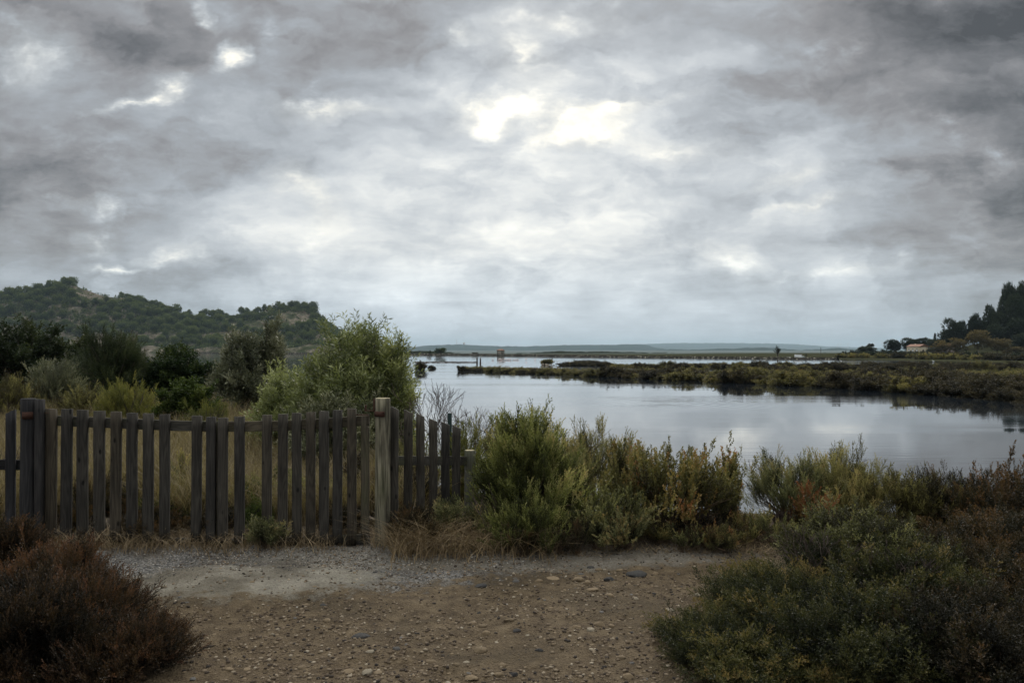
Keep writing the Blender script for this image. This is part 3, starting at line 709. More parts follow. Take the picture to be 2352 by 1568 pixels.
SPECIAL = [
    (1975, 207, 140, ST_DARK, .30, 'large flat dark slate stone at the foot of the middle bushes'),
    (1820, 232, 75, ST_DARK, .5, 'upright dark grey stone left of the large slate stone'),
    (1705, 163, 55, ST_DARK, .45, 'dark grey stone half under the bush edge'),
    (1650, 204, 50, ST_GREY, .3, 'grey stone in the scatter below the bushes'),
    (2090, 210, 42, ST_TAN, .5, 'round tan stone right of the large slate stone'),
    (1878, 190, 45, ST_TAN, .4, 'tan stone just left of the large slate stone'),
    (1755, 178, 52, ST_TAN, .4, 'tan stone behind the upright dark stone'),
    (1632, 236, 75, ST_TAN, .45, 'broad tan stone in the scatter below the bushes'),
    (1690, 252, 50, ST_TAN, .6, 'brownish pointed stone beside the broad tan stone'),
    (1480, 232, 90, ST_TAN, .2, 'wide flat tan slab sunk in the path'),
    (1400, 250, 60, ST_TAN, .4, 'brown stone left of the flat tan slab'),
    (1270, 252, 45, ST_GREY, .5, 'grey stone at the edge of the gravel'),
    (1418, 170, 42, ST_PALE, .5, 'small pale wedge stone touching the bush edge'),
    (1065, 287, 75, ST_DARK, .3, 'dark flat stone alone on the left part of the path'),
    (1718, 292, 75, ST_TAN, .3, 'flat tan stone with a sharp corner in the middle of the path'),
    (1822, 332, 70, ST_TAN, .3, 'long low tan stone near the right bush'),
    (1976, 355, 32, ST_PALE, .7, 'round white pebble near the right bush'),
    (1570, 375, 30, ST_PALE, .6, 'white pebble in the middle of the path'),
    (2078, 327, 30, ST_DARK, .5, 'small black stone right of the white pebble'),
    (2345, 335, 60, ST_PALE, .4, 'pale stone at the tip of the right bush'),
    (2225, 293, 36, ST_TAN, .3, 'left of two low tan stones by the right bush'),
    (2265, 292, 40, ST_TAN, .3, 'right of two low tan stones by the right bush'),
    (2170, 425, 60, ST_PALE, .3, 'flat pale stone beside the right bush'),
    (1765, 497, 80, ST_TAN, .5, 'large tan stone pointing right on the lower path'),
    (1832, 510, 45, ST_TAN, .35, 'small brown stone touching the large tan stone'),
    (1705, 553, 58, ST_PALE, .6, 'pale round stone below the large tan stone'),
    (1625, 540, 80, ST_TAN, .3, 'long brown stone sunk left of the pale round stone'),
    (1950, 548, 32, ST_DARK, .4, 'small dark chip right of the pale round stone'),
    (1228, 508, 70, ST_TAN, .4, 'tan stone in the lower middle of the path'),
    (1270, 555, 62, ST_DARK, .35, 'black stone below the tan stone on the lower path'),
    (1090, 565, 68, ST_TAN, .5, 'rounded tan stone on the lower path'),
    (1052, 447, 28, ST_DARK, .6, 'small black stone above the rounded tan stone'),
    (1012, 508, 62, ST_TAN, .3, 'low tan stone left of the rounded tan stone'),
    (360, 587, 130, ST_DARK, .22, 'long flat black slate pieces on the lower left path'),
    (572, 668, 58, ST_GREY, .5, 'rounded brown grey stone near the bottom of the path'),
    (1060, 660, 85, ST_TAN, .4, 'reddish tan stone near the bottom of the path'),
    (770, 733, 85, ST_TAN, .3, 'flat tan stone low on the path'),
    (1000, 626, 28, ST_PALE, .5, 'tiny white pebble low on the path'),
    (1188, 748, 62, ST_TAN, .45, 'arched tan stone near the bottom edge'),
    (1255, 828, 62, ST_DARK, .6, 'black stone at the bottom edge of the path'),
    (1170, 822, 65, ST_TAN, .4, 'brown stone left of the black stone at the bottom edge'),
    (1010, 830, 85, ST_TAN, .3, 'wide flat stone at the bottom edge'),
    (920, 768, 52, ST_TAN, .4, 'tan stone above the wide flat bottom stone'),
    (395, 815, 78, ST_PALE, .6, 'pale blocky stone at the bottom left of the path'),
    (290, 798, 75, ST_TAN, .3, 'flat stone left of the pale blocky stone'),
    (20, 768, 60, ST_TAN, .5, 'rounded tan stone beside the reddish bush'),
    (38, 812, 55, ST_TAN, .5, 'lower rounded stone beside the reddish bush'),
    (1880, 712, 75, ST_TAN, .35, 'low brown stone near the lower right bush'),
    (1400, 680, 60, ST_DARK, .4, 'dark brown tilted stone low on the path'),
    (1495, 648, 48, ST_TAN, .4, 'small brown stone above the dark tilted stone'),
    (1925, 830, 75, ST_TAN, .5, 'stone at the bottom edge by the lower right bush'),
    (140, 392, 60, ST_DARK, .3, 'dark sliver of stone under the pale crust edge'),
    (38, 384, 60, ST_TAN, .35, 'tan stone under the pale crust edge'),
    (415, 700, 55, ST_PALE, .35, 'small pale stone low on the left path'),
    (165, 508, 60, ST_TAN, .3, 'low tan stone on the left path'),
]
for k, (a, b_, wd_, mt, fl2, lb) in enumerate(SPECIAL):
    px, py = c8(a, b_ + wd_ * fl2 * .3); stone(px, py, wd_ / 2.56, mt, 1000 + k, lb, flat=fl2 * 1.2, sub=3 if wd_ > 60 else 2)
rr = random.Random(8)
proto = []
for k in range(6):
    V, Fc = rock_mesh(2000 + k, .5); proto.append([quads_mesh('stone', V, Fc, mt) for mt in (ST_TAN, ST_GREY, ST_PALE, ST_DARK)])
for k in range(240):
    Y = 3.95 + 2.6 * rr.random() ** 1.3; x = rr.uniform(-2.3, .95 + (Y - 4) * .35)
    s = rr.uniform(.009, .021) * (1.4 if rr.random() < .15 else 1)
    mi = 0 if rr.random() < .74 else (1 if rr.random() < .55 else (2 if rr.random() < .35 else 3))
    o = put('stone', proto[k % 6][mi], None, (x, Y, float(ground_h(x, Y)) - s * .02), rr.uniform(0, 6.28), (s, s, s * rr.uniform(.45, .9)))
    tag(o, ['small tan stone among many on the brown path', 'small grey stone among many on the brown path', 'small pale stone among many on the brown path', 'small blackish stone among many on the brown path'][mi], 'stone', 'loose stones on the path')
# fine gravel and grit: nobody could count it
def gravel(name, label, n, region, smin, smax, mat, seed, power=2.2):
    r = np.random.RandomState(seed); x, y = region(r, n)
    keep = (fbm(x * 1.7 + 5, y * 2.6, 3) + r.uniform(-.35, .35, n) > -.12) & ((crust_zone(x, y) + .8 * fbm(x * 3, y * 3, 2) > .9) | (r.rand(n) < .22)); x, y = x[keep], y[keep]
    base = [rock_mesh(3000 + k, .6, sub=1) for k in range(4)]
    out = []
    for k, (V, Fc) in enumerate(base):
        s_ = np.where(np.arange(len(x)) % 4 == k)[0]; sc = smin + (smax - smin) * r.rand(len(s_)) ** power
        a = r.uniform(0, 6.28, len(s_)); ca, sa = np.cos(a), np.sin(a)
        vx = V[None, :, 0] * ca[:, None] - V[None, :, 1] * sa[:, None]; vy = V[None, :, 0] * sa[:, None] + V[None, :, 1] * ca[:, None]
        VV = np.stack([vx, vy, np.broadcast_to(V[None, :, 2], vx.shape)], -1) * sc[:, None, None]
        VV = VV + np.stack([x[s_], y[s_], ground_h(x[s_], y[s_]) + sc * .15], 1)[:, None]
        QQ = Fc[None] + (np.arange(len(s_)) * len(V))[:, None, None]
        out.append((VV.reshape(-1, 3), QQ.reshape(-1, 3), np.repeat(r.rand(len(s_)), len(V))))
    V, Q, T = join(out)
    o = put(name, quads_mesh(name, V, Q, mat, T)); tag(o, label, 'gravel', kind='stuff')
m, t, o = new_mat('mixed_gravel')
at = t.new('ShaderNodeAttribute', attribute_name='tint')
pbsdf(t, o, t.ramp(at.outputs['Fac'], [(0, (.045, .045, .046)), (.3, (.10, .095, .088)), (.6, (.18, .155, .125)), (.8, (.28, .25, .21)), (1, (.46, .44, .40))]), .85)
G_MIX = m
m, t, o = new_mat('path_grit')
at = t.new('ShaderNodeAttribute', attribute_name='tint')
pbsdf(t, o, t.ramp(at.outputs['Fac'], [(0, (.028, .024, .022)), (.2, (.060, .044, .031)), (.6, (.13, .096, .064)), (.9, (.21, .165, .115)), (1, (.34, .29, .22))]), .9)
G_DIRT = m
gravel('gravel', 'loose grey gravel lying in front of the gate', 13000, lambda r, n: (r.normal(-1.7, 1.0, n), np.clip(r.normal(6.3, .36, n), 5.0, 6.95)), .003, .011, G_MIX, 61)
gravel('grit', 'brown grit and small pebbles strewn over the path', 42000, lambda r, n: (r.uniform(-2.6, 2.4, n), 3.75 + 3.4 * r.rand(n) ** 1.35), .002, .017, G_DIRT, 62, 3.6)
# ------------------------------------------------------------------ hills
def hill_mat(name, stops, scale, bump=.6, bd=3.0):
    m, t, o = new_mat(name); tcn = t.new('ShaderNodeTexCoord'); p = tcn.outputs['Object']
    n = t.noise(p, scale, 5, .62); n2 = t.noise(p, scale * 6, 3, .6)
    pbsdf(t, o, t.ramp(t.m('ADD', t.m('MULTIPLY', n, .65), t.m('MULTIPLY', n2, .35)), stops), .95, n2, bump, bd, 0.0)
    return m
H_FAR = hill_mat('distant_wooded_hill', [(.3, (.008, .016, .012)), (.5, (.016, .026, .018)), (.68, (.035, .045, .03))], .012)
def ridge(name, prof, Y0, dfront, dback, seed, mat, tree=3.0, step=9.0, zb=-2.8):
    """prof: (px, py) of the skyline in the 4096 wide photograph"""
    P_ = np.array(prof, float); a = (P_[:, 0] / 1.7415 - CX) / F; h = EYE - (P_[:, 1] / 1.7415 - HY) / F * Y0
    aa = np.arange(a[0], a[-1], step / Y0); dd = np.concatenate([np.linspace(-1, 0, 12), np.linspace(.12, 1, 6)])
    A, Dn = np.meshgrid(aa, dd)
    d = Y0 + np.where(Dn < 0, Dn * dfront, Dn * dback)
    top = np.interp(A, a, h)
    edge = sm((A - a[0]) / .012) * sm((a[-1] - A) / .012)
    fall = np.where(Dn < 0, sm(1 + Dn) , sm(1 - Dn))
    xx = A * d
    hh = zb + (top - zb) * fall * edge
    hh = hh + (fall > .05) * edge * (tree * (np.abs(vnoise(xx / (tree * 3.2) + seed, d / (tree * 3.2))) * 1.6 - .3) + fall * tree * 1.2 * fbm(xx / 60 + seed, d / 90, 3))
    o = put(name, grid_mesh(name, xx, d, hh, mat)); tag(o, kind='structure'); return o
ridge('distant_hill', [(1540, 1404), (1600, 1396), (1650, 1389), (1715, 1382), (1780, 1379), (1840, 1378), (1890, 1381), (2000, 1384), (2100, 1386), (2150, 1384), (2250, 1380),
    (2350, 1379), (2430, 1379), (2540, 1376.5), (2590, 1381), (2620, 1390), (2680, 1398), (2760, 1404), (2840, 1410)], 10000, 1900, 900, 1, H_FAR, 8, 27)
ridge('distant_hill', [(2560, 1410), (2640, 1401), (2710, 1397), (2760, 1400), (2830, 1397), (2890, 1393), (2930, 1395), (2990, 1391), (3090, 1390), (3150, 1397), (3200, 1400), (3250, 1399), (3350, 1392),
    (3400, 1397), (3460, 1404), (3540, 1410)], 7000, 1300, 700, 5, H_FAR, 7, 19)
ridge('distant_ridge', [(2150, 1386), (2400, 1380), (2600, 1375.5), (2680, 1372), (2900, 1371.5), (3050, 1373), (3150, 1375), (3200, 1378), (3300, 1385), (3400, 1388), (3500, 1391), (3650, 1394), (3900, 1399), (4100, 1404)], 18000, 3000, 2000, 9, H_FAR, 11, 50)
H_SCRUB = hill_mat('lowland_scrub', [(.3, (.006, .009, .005)), (.5, (.013, .017, .009)), (.7, (.03, .03, .018))], .05, .6, 1.0)
o = ridge('distant_scrubland', [(1560, 1413), (1640, 1404), (1700, 1402), (1790, 1407), (1850, 1412), (2140, 1413), (2180, 1409), (2400, 1409), (2600, 1412), (2740, 1412), (2860, 1411), (3000, 1413), (3110, 1413), (3300, 1415), (3500, 1416)], 900, 160, 120, 3, H_SCRUB, 1.6, 3.0)

# wooded hill on the left, across the water
LH = np.array([(-700, 1300), (-420, 1230), (-150, 1215), (0, 1200), (80, 1192), (150, 1180), (230, 1160), (285, 1150), (310, 1155), (420, 1195), (500, 1203), (640, 1243), (720, 1262), (780, 1277), (860, 1277), (940, 1270), (1020, 1264), (1100, 1247),
    (1150, 1235), (1220, 1238), (1270, 1262), (1330, 1310), (1420, 1360), (1520, 1404)], float)
LA = (LH[:, 0] / 1.7415 - CX) / F; YR, YS = 1320.0, 1050.0
LTOP = EYE - (LH[:, 1] / 1.7415 - HY) / F * YR
def lhill(a, d):
    top = np.interp(a, LA, LTOP)
    t_ = (d - YS - 12 * vnoise(a * 60, a * 0)) / (YR - YS)
    x = a * d
    cliff = 11 * sm(t_ / .10) * sm((1.3 - t_) / .6) * (.7 + 1.1 * vnoise(x / 45, d / 70))
    f = np.where(t_ < 1, sm(t_ * 1.02) ** 1.05, sm(1 - (t_ - 1) / 1.4))
    gul = 1 + .30 * fbm(x / 90 + 3, d / 60, 4) * sm((1 - np.abs(t_ - .5)) * 2) * (np.abs(t_ - 1) > .06)
    h = -3 + (top + 3) * np.clip(f * np.where(t_ < 1, gul, 1), 0, 1.0)
    h = np.maximum(h, -3 + cliff * sm((top - 4) / 14)) + (t_ > .02) * 1.6 * fbm(x / 22, d / 22, 3)
    return np.where(t_ < 0, -3.5, h)
aa = np.linspace(LA[0], LA[-1], 330); dd = np.concatenate([np.linspace(YS - 20, YR, 90), np.linspace(YR + 6, YR + 380, 30)])
A, Dn = np.meshgrid(aa, dd)
m, t, o = new_mat('rocky_hill_soil'); tcn = t.new('ShaderNodeTexCoord'); p = tcn.outputs['Object']
n = t.noise(p, .03, 5, .6); n2 = t.noise(p, .22, 5, .65); n3 = t.noise(t.mapping(p, sc=(1, 1, 5)), .10, 4, .6)
c = t.ramp(t.m('ADD', t.m('MULTIPLY', n2, .55), t.m('MULTIPLY', n3, .45)), [(.30, (.035, .030, .022)), (.46, (.095, .080, .060)), (.58, (.19, .165, .13)), (.72, (.36, .32, .26))])
c = t.mix(t.step(n, .46, .60), c, t.ramp(n2, [(.3, (.020, .028, .014)), (.7, (.055, .062, .028))]))
pbsdf(t, o, c, .95, n2, .8, 2.0, 0.0)
lh = put('wooded_hill', grid_mesh('wooded_hill', A * Dn, Dn, lhill(A, Dn), m)); tag(lh, kind='structure')

# pine crowns for the hills: a rounded crown of needle tufts on a short trunk
def pine_mesh(seed, H, R, mat, n=260, tall=False, quad=1.0):
    r = np.random.RandomState(seed); cl = []
    for k in range(9 if not tall else 7):
        a = r.uniform(0, 6.28); q = r.uniform(.1, .65) * R; zz = H * (r.uniform(.42, .86) if not tall else (.25 + .1 * k))
        cl.append((math.cos(a) * q, math.sin(a) * q, zz, R * r.uniform(.34, .58) * (1 if not tall else 1.1 - .1 * k)))
    cl = np.array(cl); i = r.randint(0, len(cl), n)
    d = unit(r.normal(size=(n, 3)) + np.array([0, 0, .35])); pos = cl[i, :3] + d * cl[i, 3:4] * r.uniform(.65, 1.05, (n, 1)) * np.array([1, 1, .75])
    pos[:, 2] = np.minimum(pos[:, 2], H)
    lv = stamp('coarse', pos, d + np.array([0, 0, .15]), np.full(n, R * .30) * r.uniform(.7, 1.2, n) * quad, .45 + 1.2 * (pos[:, 2] / H - .62) + r.uniform(-.2, .2, n), r)  # tint rises with height: lit crown tops and dark undersides painted in
    P_ = np.zeros((4, 5, 3)); 
    for k in range(4):
        e = cl[k, :3] if k else np.array([0, 0, H * .55]); P_[k] = np.linspace(0, 1, 5)[:, None] * e; P_[k, :, 2] = np.linspace(H * .02 if not k else H * .25, e[2], 5)
    wd = tubes(P_, np.linspace(.026, .010, 5)[None].repeat(4, 0) * H * np.array([1, .5, .5, .5])[:, None], 5)
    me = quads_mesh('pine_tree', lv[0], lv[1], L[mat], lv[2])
    return me, quads_mesh('trunk', wd[0], wd[1], L['bark'])
HP = [pine_mesh(500 + k, 1.0, .50, 'pine', 340, k == 4, 1.15) for k in range(5)]
rr = random.Random(77); spots = []
def clear_patch(px, py):                                      # bare rocky places of the hill (4096 wide pixels)
    for cx_, cy_, rx_, ry_ in ((380, 1165, 95, 34), (450, 1190, 70, 16), (1170, 1275, 75, 28), (300, 1238, 40, 10), (1000, 1300, 80, 16), (120, 1345, 170, 16), (640, 1350, 110, 14), (900, 1352, 120, 22), (380, 1375, 200, 18)):
        if ((px - cx_) / rx_) ** 2 + ((py - cy_) / ry_) ** 2 < 1: return True
    return False
tries = 0
while len(spots) < 285 and tries < 30000:
    tries += 1
    a = rr.uniform(-.66, LA[-2]); d = rr.uniform(YS + 55, YR + 30) if rr.random() < .75 else rr.uniform(YR - 25, YR + 12)
    z = float(lhill(a, d)); px = (a * F + CX) * 1.7415; py = (HY + (EYE - z) / d * F) * 1.7415
    if z < 2 or clear_patch(px, py): continue
    if px < -40 or px > 1262: continue
    if px > 560 and px < 960 and d > YR - 60 and rr.random() < .6: continue
    if any((a - b_) ** 2 * 1.6e6 + (d - e) ** 2 * .35 < 70 for b_, e in spots): continue
    spots.append((a, d))
for k, (a, d) in enumerate(spots):
    H = rr.uniform(10, 17); q = HP[k % 5]
    o = put('pine_tree', q[0], None, (a * d, d, float(lhill(a, d)) - .5), rr.uniform(0, 6.28), (H * rr.uniform(.75, 1.0), H * rr.uniform(.75, 1.0), H * rr.uniform(.9, 1.1)))
    pq = (a * F + CX); t_ = (d - YS) / (YR - YS)
    lb = ('green pine on the summit of the left hill' if pq < 190 else 'green pine on the sloping crest of the left hill right of the summit' if pq < 430 else 'green pine on the saddle of the left hill' if pq < 540 else 'green pine on the right-hand hump of the left hill') if t_ > .9 else ('green pine halfway up the left hill under the summit' if pq < 300 else 'green pine halfway up the right half of the left hill') if t_ > .5 else 'green pine low on the slope of the left hill'
    tag(o, lb, 'pine tree', 'pines on the left hill')
# scrub between the pines
r = np.random.RandomState(9); n = 9500
a = r.uniform(-.66, LA[-2], n); d = YS + 14 + (YR + 10 - YS) * r.rand(n) ** .8; z = lhill(a, d); px = (a * F + CX) * 1.7415; py = (HY + (EYE - z) / d * F) * 1.7415
ok = (z > -1) & np.array([not clear_patch(p_, q_) or rr.random() < .06 for p_, q_ in zip(px, py)])
ok &= (fbm(a * 40, d / 45, 3) > -.12) | (d > YS + 130)
a, d, z = a[ok], d[ok], z[ok]; n = len(a)
pos = np.stack([a * d, d, z], 1); k_ = 5
pos = np.repeat(pos, k_, 0) + r.normal(0, 1, (n * k_, 3)) * np.array([1.5, 1.5, .6]); pos[:, 2] += .4
lv = stamp('coarse', pos, r.normal(0, .5, pos.shape) + np.array([0, 0, 1.0]), r.uniform(2.2, 4.6, len(pos)), r.uniform(.2, .8, len(pos)), r)
hs = put('hill_scrub', quads_mesh('hill_scrub', lv[0], lv[1], L['pine'], lv[2])); tag(hs, 'low scrub covering the slopes of the left hill', 'scrub', kind='stuff')

# ------------------------------------------------------------------ far embankment and what stands on it
pts = np.array([(-600, 1230)] + [tuple(q) for q in LEV], float)
seg = np.concatenate([[0], np.cumsum(np.hypot(*np.diff(pts, axis=0).T))]); ss = np.arange(0, seg[-1], 1.2)
cxy = np.stack([np.interp(ss, seg, pts[:, i]) for i in range(2)], 1); tn = unit(np.gradient(cxy, axis=0)); nr = np.stack([tn[:, 1], -tn[:, 0]], 1)   # towards the camera
top = np.interp(cxy[:, 1], [316, 579, 900], [-1.22, -.66, -.6])
off = np.array([2.6, 2.0, 1.4, .8, .2, -1.5, -3.5, -5.5]); hf = np.array([-.25, .2, .55, .85, 1.0, 1.0, .98, 0])
rs_ = np.random.RandomState(4)
V = np.zeros((len(ss), 8, 3))
for k in range(8):
    V[:, k, :2] = cxy + nr * (off[k] + 2.0) * .9; V[:, k, 2] = WATER + (top - WATER) * hf[k] + rs_.normal(0, .13 if k < 4 else .05, len(ss))
idx = np.arange(len(ss) * 8).reshape(-1, 8); Q = np.stack([idx[:-1, :-1], idx[:-1, 1:], idx[1:, 1:], idx[1:, :-1]], -1).reshape(-1, 4)
m, t, o = new_mat('embankment_rubble'); tcn = t.new('ShaderNodeTexCoord'); p = tcn.outputs['Object']
vo = t.new('ShaderNodeTexVoronoi', feature='F1'); t.put(vo.inputs['Vector'], t.mapping(p, sc=(1, 1, 1.6))); vo.inputs['Scale'].default_value = 1.1
vs = t.new('ShaderNodeSeparateColor'); t.put(vs.inputs[0], vo.outputs['Color'])
pbsdf(t, o, t.mix(t.step(vo.outputs['Distance'], .25, .62), t.ramp(vs.outputs[0], [(0, (.025, .023, .02)), (.6, (.085, .078, .064)), (1, (.34, .32, .27))]), (.02, .018, .015)), .95, spec=0.0)
lev = put('embankment', quads_mesh('embankment', V.reshape(-1, 3), Q, m)); tag(lev, kind='structure')
def on_levee(px):
    """place on the embankment crest seen at px (2352 wide)"""
    a = (px - CX) / F; q = cxy[:, 0] / cxy[:, 1]; i = int(np.argmin(np.abs(q - a))); return cxy[i], top[i], tn[i]
MASON = plain('old_hut_masonry', (.11, .105, .085), .9, n=.3, sc=1.5); MASON2 = plain('cream_house_render', (.40, .36, .27), .9, n=.10, sc=.6)
TILE = plain('red_roof_tiles', (.23, .125, .085), .85, n=.25, sc=2.5); SHUT = plain('faded_shutter', (.20, .18, .15), .8, n=.2, sc=3); BLUE = plain('dark_blue_shutter', (.045, .06, .10), .6); WHITE = plain('white_paint', (.72, .74, .76), .45, n=.05, sc=1)
GLASSD = plain('dark_window_glass', (.02, .025, .03), .15, n=.1)
def poly(name, V, Fc, mat, parent=None, loc=None):
    me = bpy.data.meshes.new(name); me.from_pydata([tuple(v) for v in V], [], Fc); me.update(); me.materials.append(mat)
    return put(name, me, parent, loc)
def gable(name, w_, d_, h0, h1, over, mat, parent, hip=0.0, th=.18):
    """ridge along local X"""
    x0, x1, y0, y1 = -w_ / 2 - over, w_ / 2 + over, -d_ / 2 - over, d_ / 2 + over
    up = [(x0, y0, h0), (x1, y0, h0), (x1, y1, h0), (x0, y1, h0), (x0 + hip, 0, h1), (x1 - hip, 0, h1)]
    V = [(a, b_, c_ + th) for a, b_, c_ in up] + up
    Fc = [(0, 1, 5, 4), (2, 3, 4, 5), (1, 2, 5), (3, 0, 4), (6, 10, 11, 7), (8, 11, 10, 9), (7, 11, 8), (9, 10, 6)]
    Fc += [(0, 6, 7, 1), (1, 7, 8, 2), (2, 8, 9, 3), (3, 9, 6, 0)]
    return poly(name, V, Fc, mat, parent)
def lbox(name, x0, x1, y0, y1, z0, z1, mat, parent):
    cx_, cy_, cz_ = (x0 + x1) / 2, (y0 + y1) / 2, (z0 + z1) / 2; V, Q = box(x0 - cx_, x1 - cx_, y0 - cy_, y1 - cy_, z0 - cz_, z1 - cz_)
    return put(name, quads_mesh(name, V, Q, mat), parent, (cx_, cy_, cz_))
# stone hut of the salt works
hut = empty('stone_hut', (X(1150, 512), 512, WATER - .1), R_(-26), label='small square stone hut with an orange tiled roof on the far embankment', cat='hut')
hut.scale = (1.04, 1.04, 1.04)
lbox('wall', -1.75, 1.75, -1.7, 1.7, 0, 3.75, MASON, hut); gable('roof', 3.5, 3.4, 3.72, 4.55, .22, TILE, hut, hip=1.0)
lbox('door', -1.15, 1.05, -1.76, -1.70, .5, 3.05, SHUT, hut); lbox('window', 1.70, 1.76, -.5, .1, 1.3, 2.1, GLASSD, hut)
lbox('plinth', -1.95, 1.95, -1.9, 1.9, -.3, .35, MASON, hut)
for px, h in ((2700 + 155 / 3.36, 6), (2700 + 360 / 3.36, 4), (2700 + 492 / 3.36, 7), (2700 + 635 / 3.36, 5), (2700 + 848 / 3.36, 4), (2700 + 1045 / 3.36, 7), (2700 + 1252 / 3.36, 7), (2700 + 1458 / 3.36, 8), (2700 + 1660 / 3.36, 5)):
    q, tz, td = on_levee(px / 1.7415); s = .75 if h > 4 else .5
    ob = empty('concrete_block', (q[0] + .7, q[1] - 2.9, WATER - .2), math.atan2(td[1], td[0]), label='pale square concrete block in the row along the far embankment', cat='block', group='pale blocks along the embankment')
    lbox('block', -s, s, -.4, .4, 0, .25 + h * .14, WHITE, ob)
q, tz, td = on_levee(1756)
# bushes on the embankment
def solo(name, label, cat, px, Y, top, width, mat, seed, n=260, kind='coarse', ln=None, z=None, group=None, low=0.0, **kw):
    H = Z(top, Y) - z; W2 = width / 2 / F * Y; ln = ln or .42 * W2
    lv, wd = bush(seed, max(H - ln * .5, .1), max(W2 - ln * .5, .1), max(W2 - ln * .5, .1), n, kind=kind, ln=ln, stems=26, thick=.02 * H, low=low, **kw)
    j = join([lv, (wd[0], wd[1], wd[2])])
    me = quads_mesh(name, lv[0], lv[1], L[mat], lv[2]); root = empty(name, (X(px, Y), Y, z), label=label, cat=cat, group=group)
    put('foliage', me, root); put('trunk' if kw.get('trunk') else 'branches', quads_mesh('branches', wd[0], wd[1], L['bark']), root)
    return root
solo('embankment_bush', 'large rounded green bush on the left end of the far embankment', 'bush', 1011, 560, 802, 26, 'pine', 31, z=-.7)
solo('embankment_bush', 'smaller low bush left of the large embankment bush', 'bush', 986, 565, 807, 11, 'pine', 32, z=-.7)
solo('embankment_bush', 'brown dried bush on the embankment midway to the hut', 'bush', 1091, 535, 809.6, 15, 'marshdark', 33, z=-.9, n=300, ln=.55, kind='tuft')
solo('embankment_bush', 'low dark bush on the embankment right of the hut', 'bush', 1192, 500, 813.4, 12, 'pine', 34, z=-1.1, n=300, ln=.5, kind='tuft')
tr_ = solo('bare_tree', 'thin dark tree with a flat layered crown on the embankment', 'tree', 1786, 340, 796.5, 16, 'pinedark', 35, n=90, z=-1.2, low=.3, trunk=.9)
tag(tr_, None)
solo('embankment_bush', 'narrow dark bush just right of the white van', 'bush', 1852, 345, 811, 5, 'pinedark', 36, n=120, z=-1.2)
# white van, with a low pale car beside it
def loft(name, prof, halfw, mat, parent, taper=None):
    """side outline (x, z) swept across the width, narrowed upwards"""
    n = len(prof); V = []
    for s in (-1, 1):
        for x_, z_ in prof: V.append((x_, s * (halfw - (taper(z_) if taper else 0)), z_))
    Fc = [tuple(range(n))[::-1], tuple(range(n, 2 * n))] + [(i, (i + 1) % n, n + (i + 1) % n, n + i) for i in range(n)]
    return poly(name, V, Fc, mat, parent)
Y = 352.0; zv = Z(823.2, Y)
van = empty('van', (X(1836, Y), Y, zv), R_(-4), label='white panel van parked behind the far embankment', cat='van')
body = loft('body', [(-1.9, .35), (-1.9, 1.62), (-1.75, 1.72), (.55, 1.72), (.85, 1.62), (1.35, 1.05), (1.9, .92), (2.0, .7), (2.0, .35)], .85, WHITE, van, lambda z_: .10 * max(0, z_ - .9))
loft('side_window', [(.72, 1.08), (.72, 1.50), (.86, 1.50), (1.24, 1.08)], .845, GLASSD, van, lambda z_: .10 * max(0, z_ - .9) - .012)
for x_ in (-1.3, 1.3):
    for s in (-1, 1):
        V, Q, _ = log_post(.32, .18, 4, 14, 3); wl = put('wheel', quads_mesh('wheel', V, Q, GLASSD), van, (x_, s * .82 + .09, .32)); wl.rotation_euler = (R_(90), 0, 0)
Y = 348.0
car = empty('car', (X(1846, Y), Y, Z(825.5, Y)), R_(-6), label='low pale blue car parked in front of the white van', cat='car')
PB = plain('pale_blue_paint', (.42, .55, .58), .35, n=.05)
loft('body', [(-1.9, .3), (-1.95, .75), (-1.3, .85), (-.85, 1.22), (.25, 1.25), (.85, .88), (1.8, .75), (1.95, .3)], .78, PB, car, lambda z_: .22 * max(0, z_ - .8))
loft('side_window', [(-1.05, .88), (-.76, 1.16), (.18, 1.18), (.62, .88)], .775, GLASSD, car, lambda z_: .22 * max(0, z_ - .8) - .012)
for x_ in (-1.25, 1.25):
    for s in (-1, 1):
        V, Q, _ = log_post(.28, .16, 4, 14, 3); wl = put('wheel', quads_mesh('wheel', V, Q, GLASSD), car, (x_, s * .74 + .08, .28)); wl.rotation_euler = (R_(90), 0, 0)
# pole
tp = tubes(np.array([[(0, 0, z_) for z_ in (0, 1.5, 3, 4.4)]], float), np.full((1, 4), .09), 6)
tag(put('utility_pole', quads_mesh('utility_pole', tp[0], tp[1], L['bark']), None, (X(1960 / 3.36 / 1.7415 + 2700 / 1.7415, 345), 345, -1.5)), 'single thin wooden pole right of the white van', 'pole')
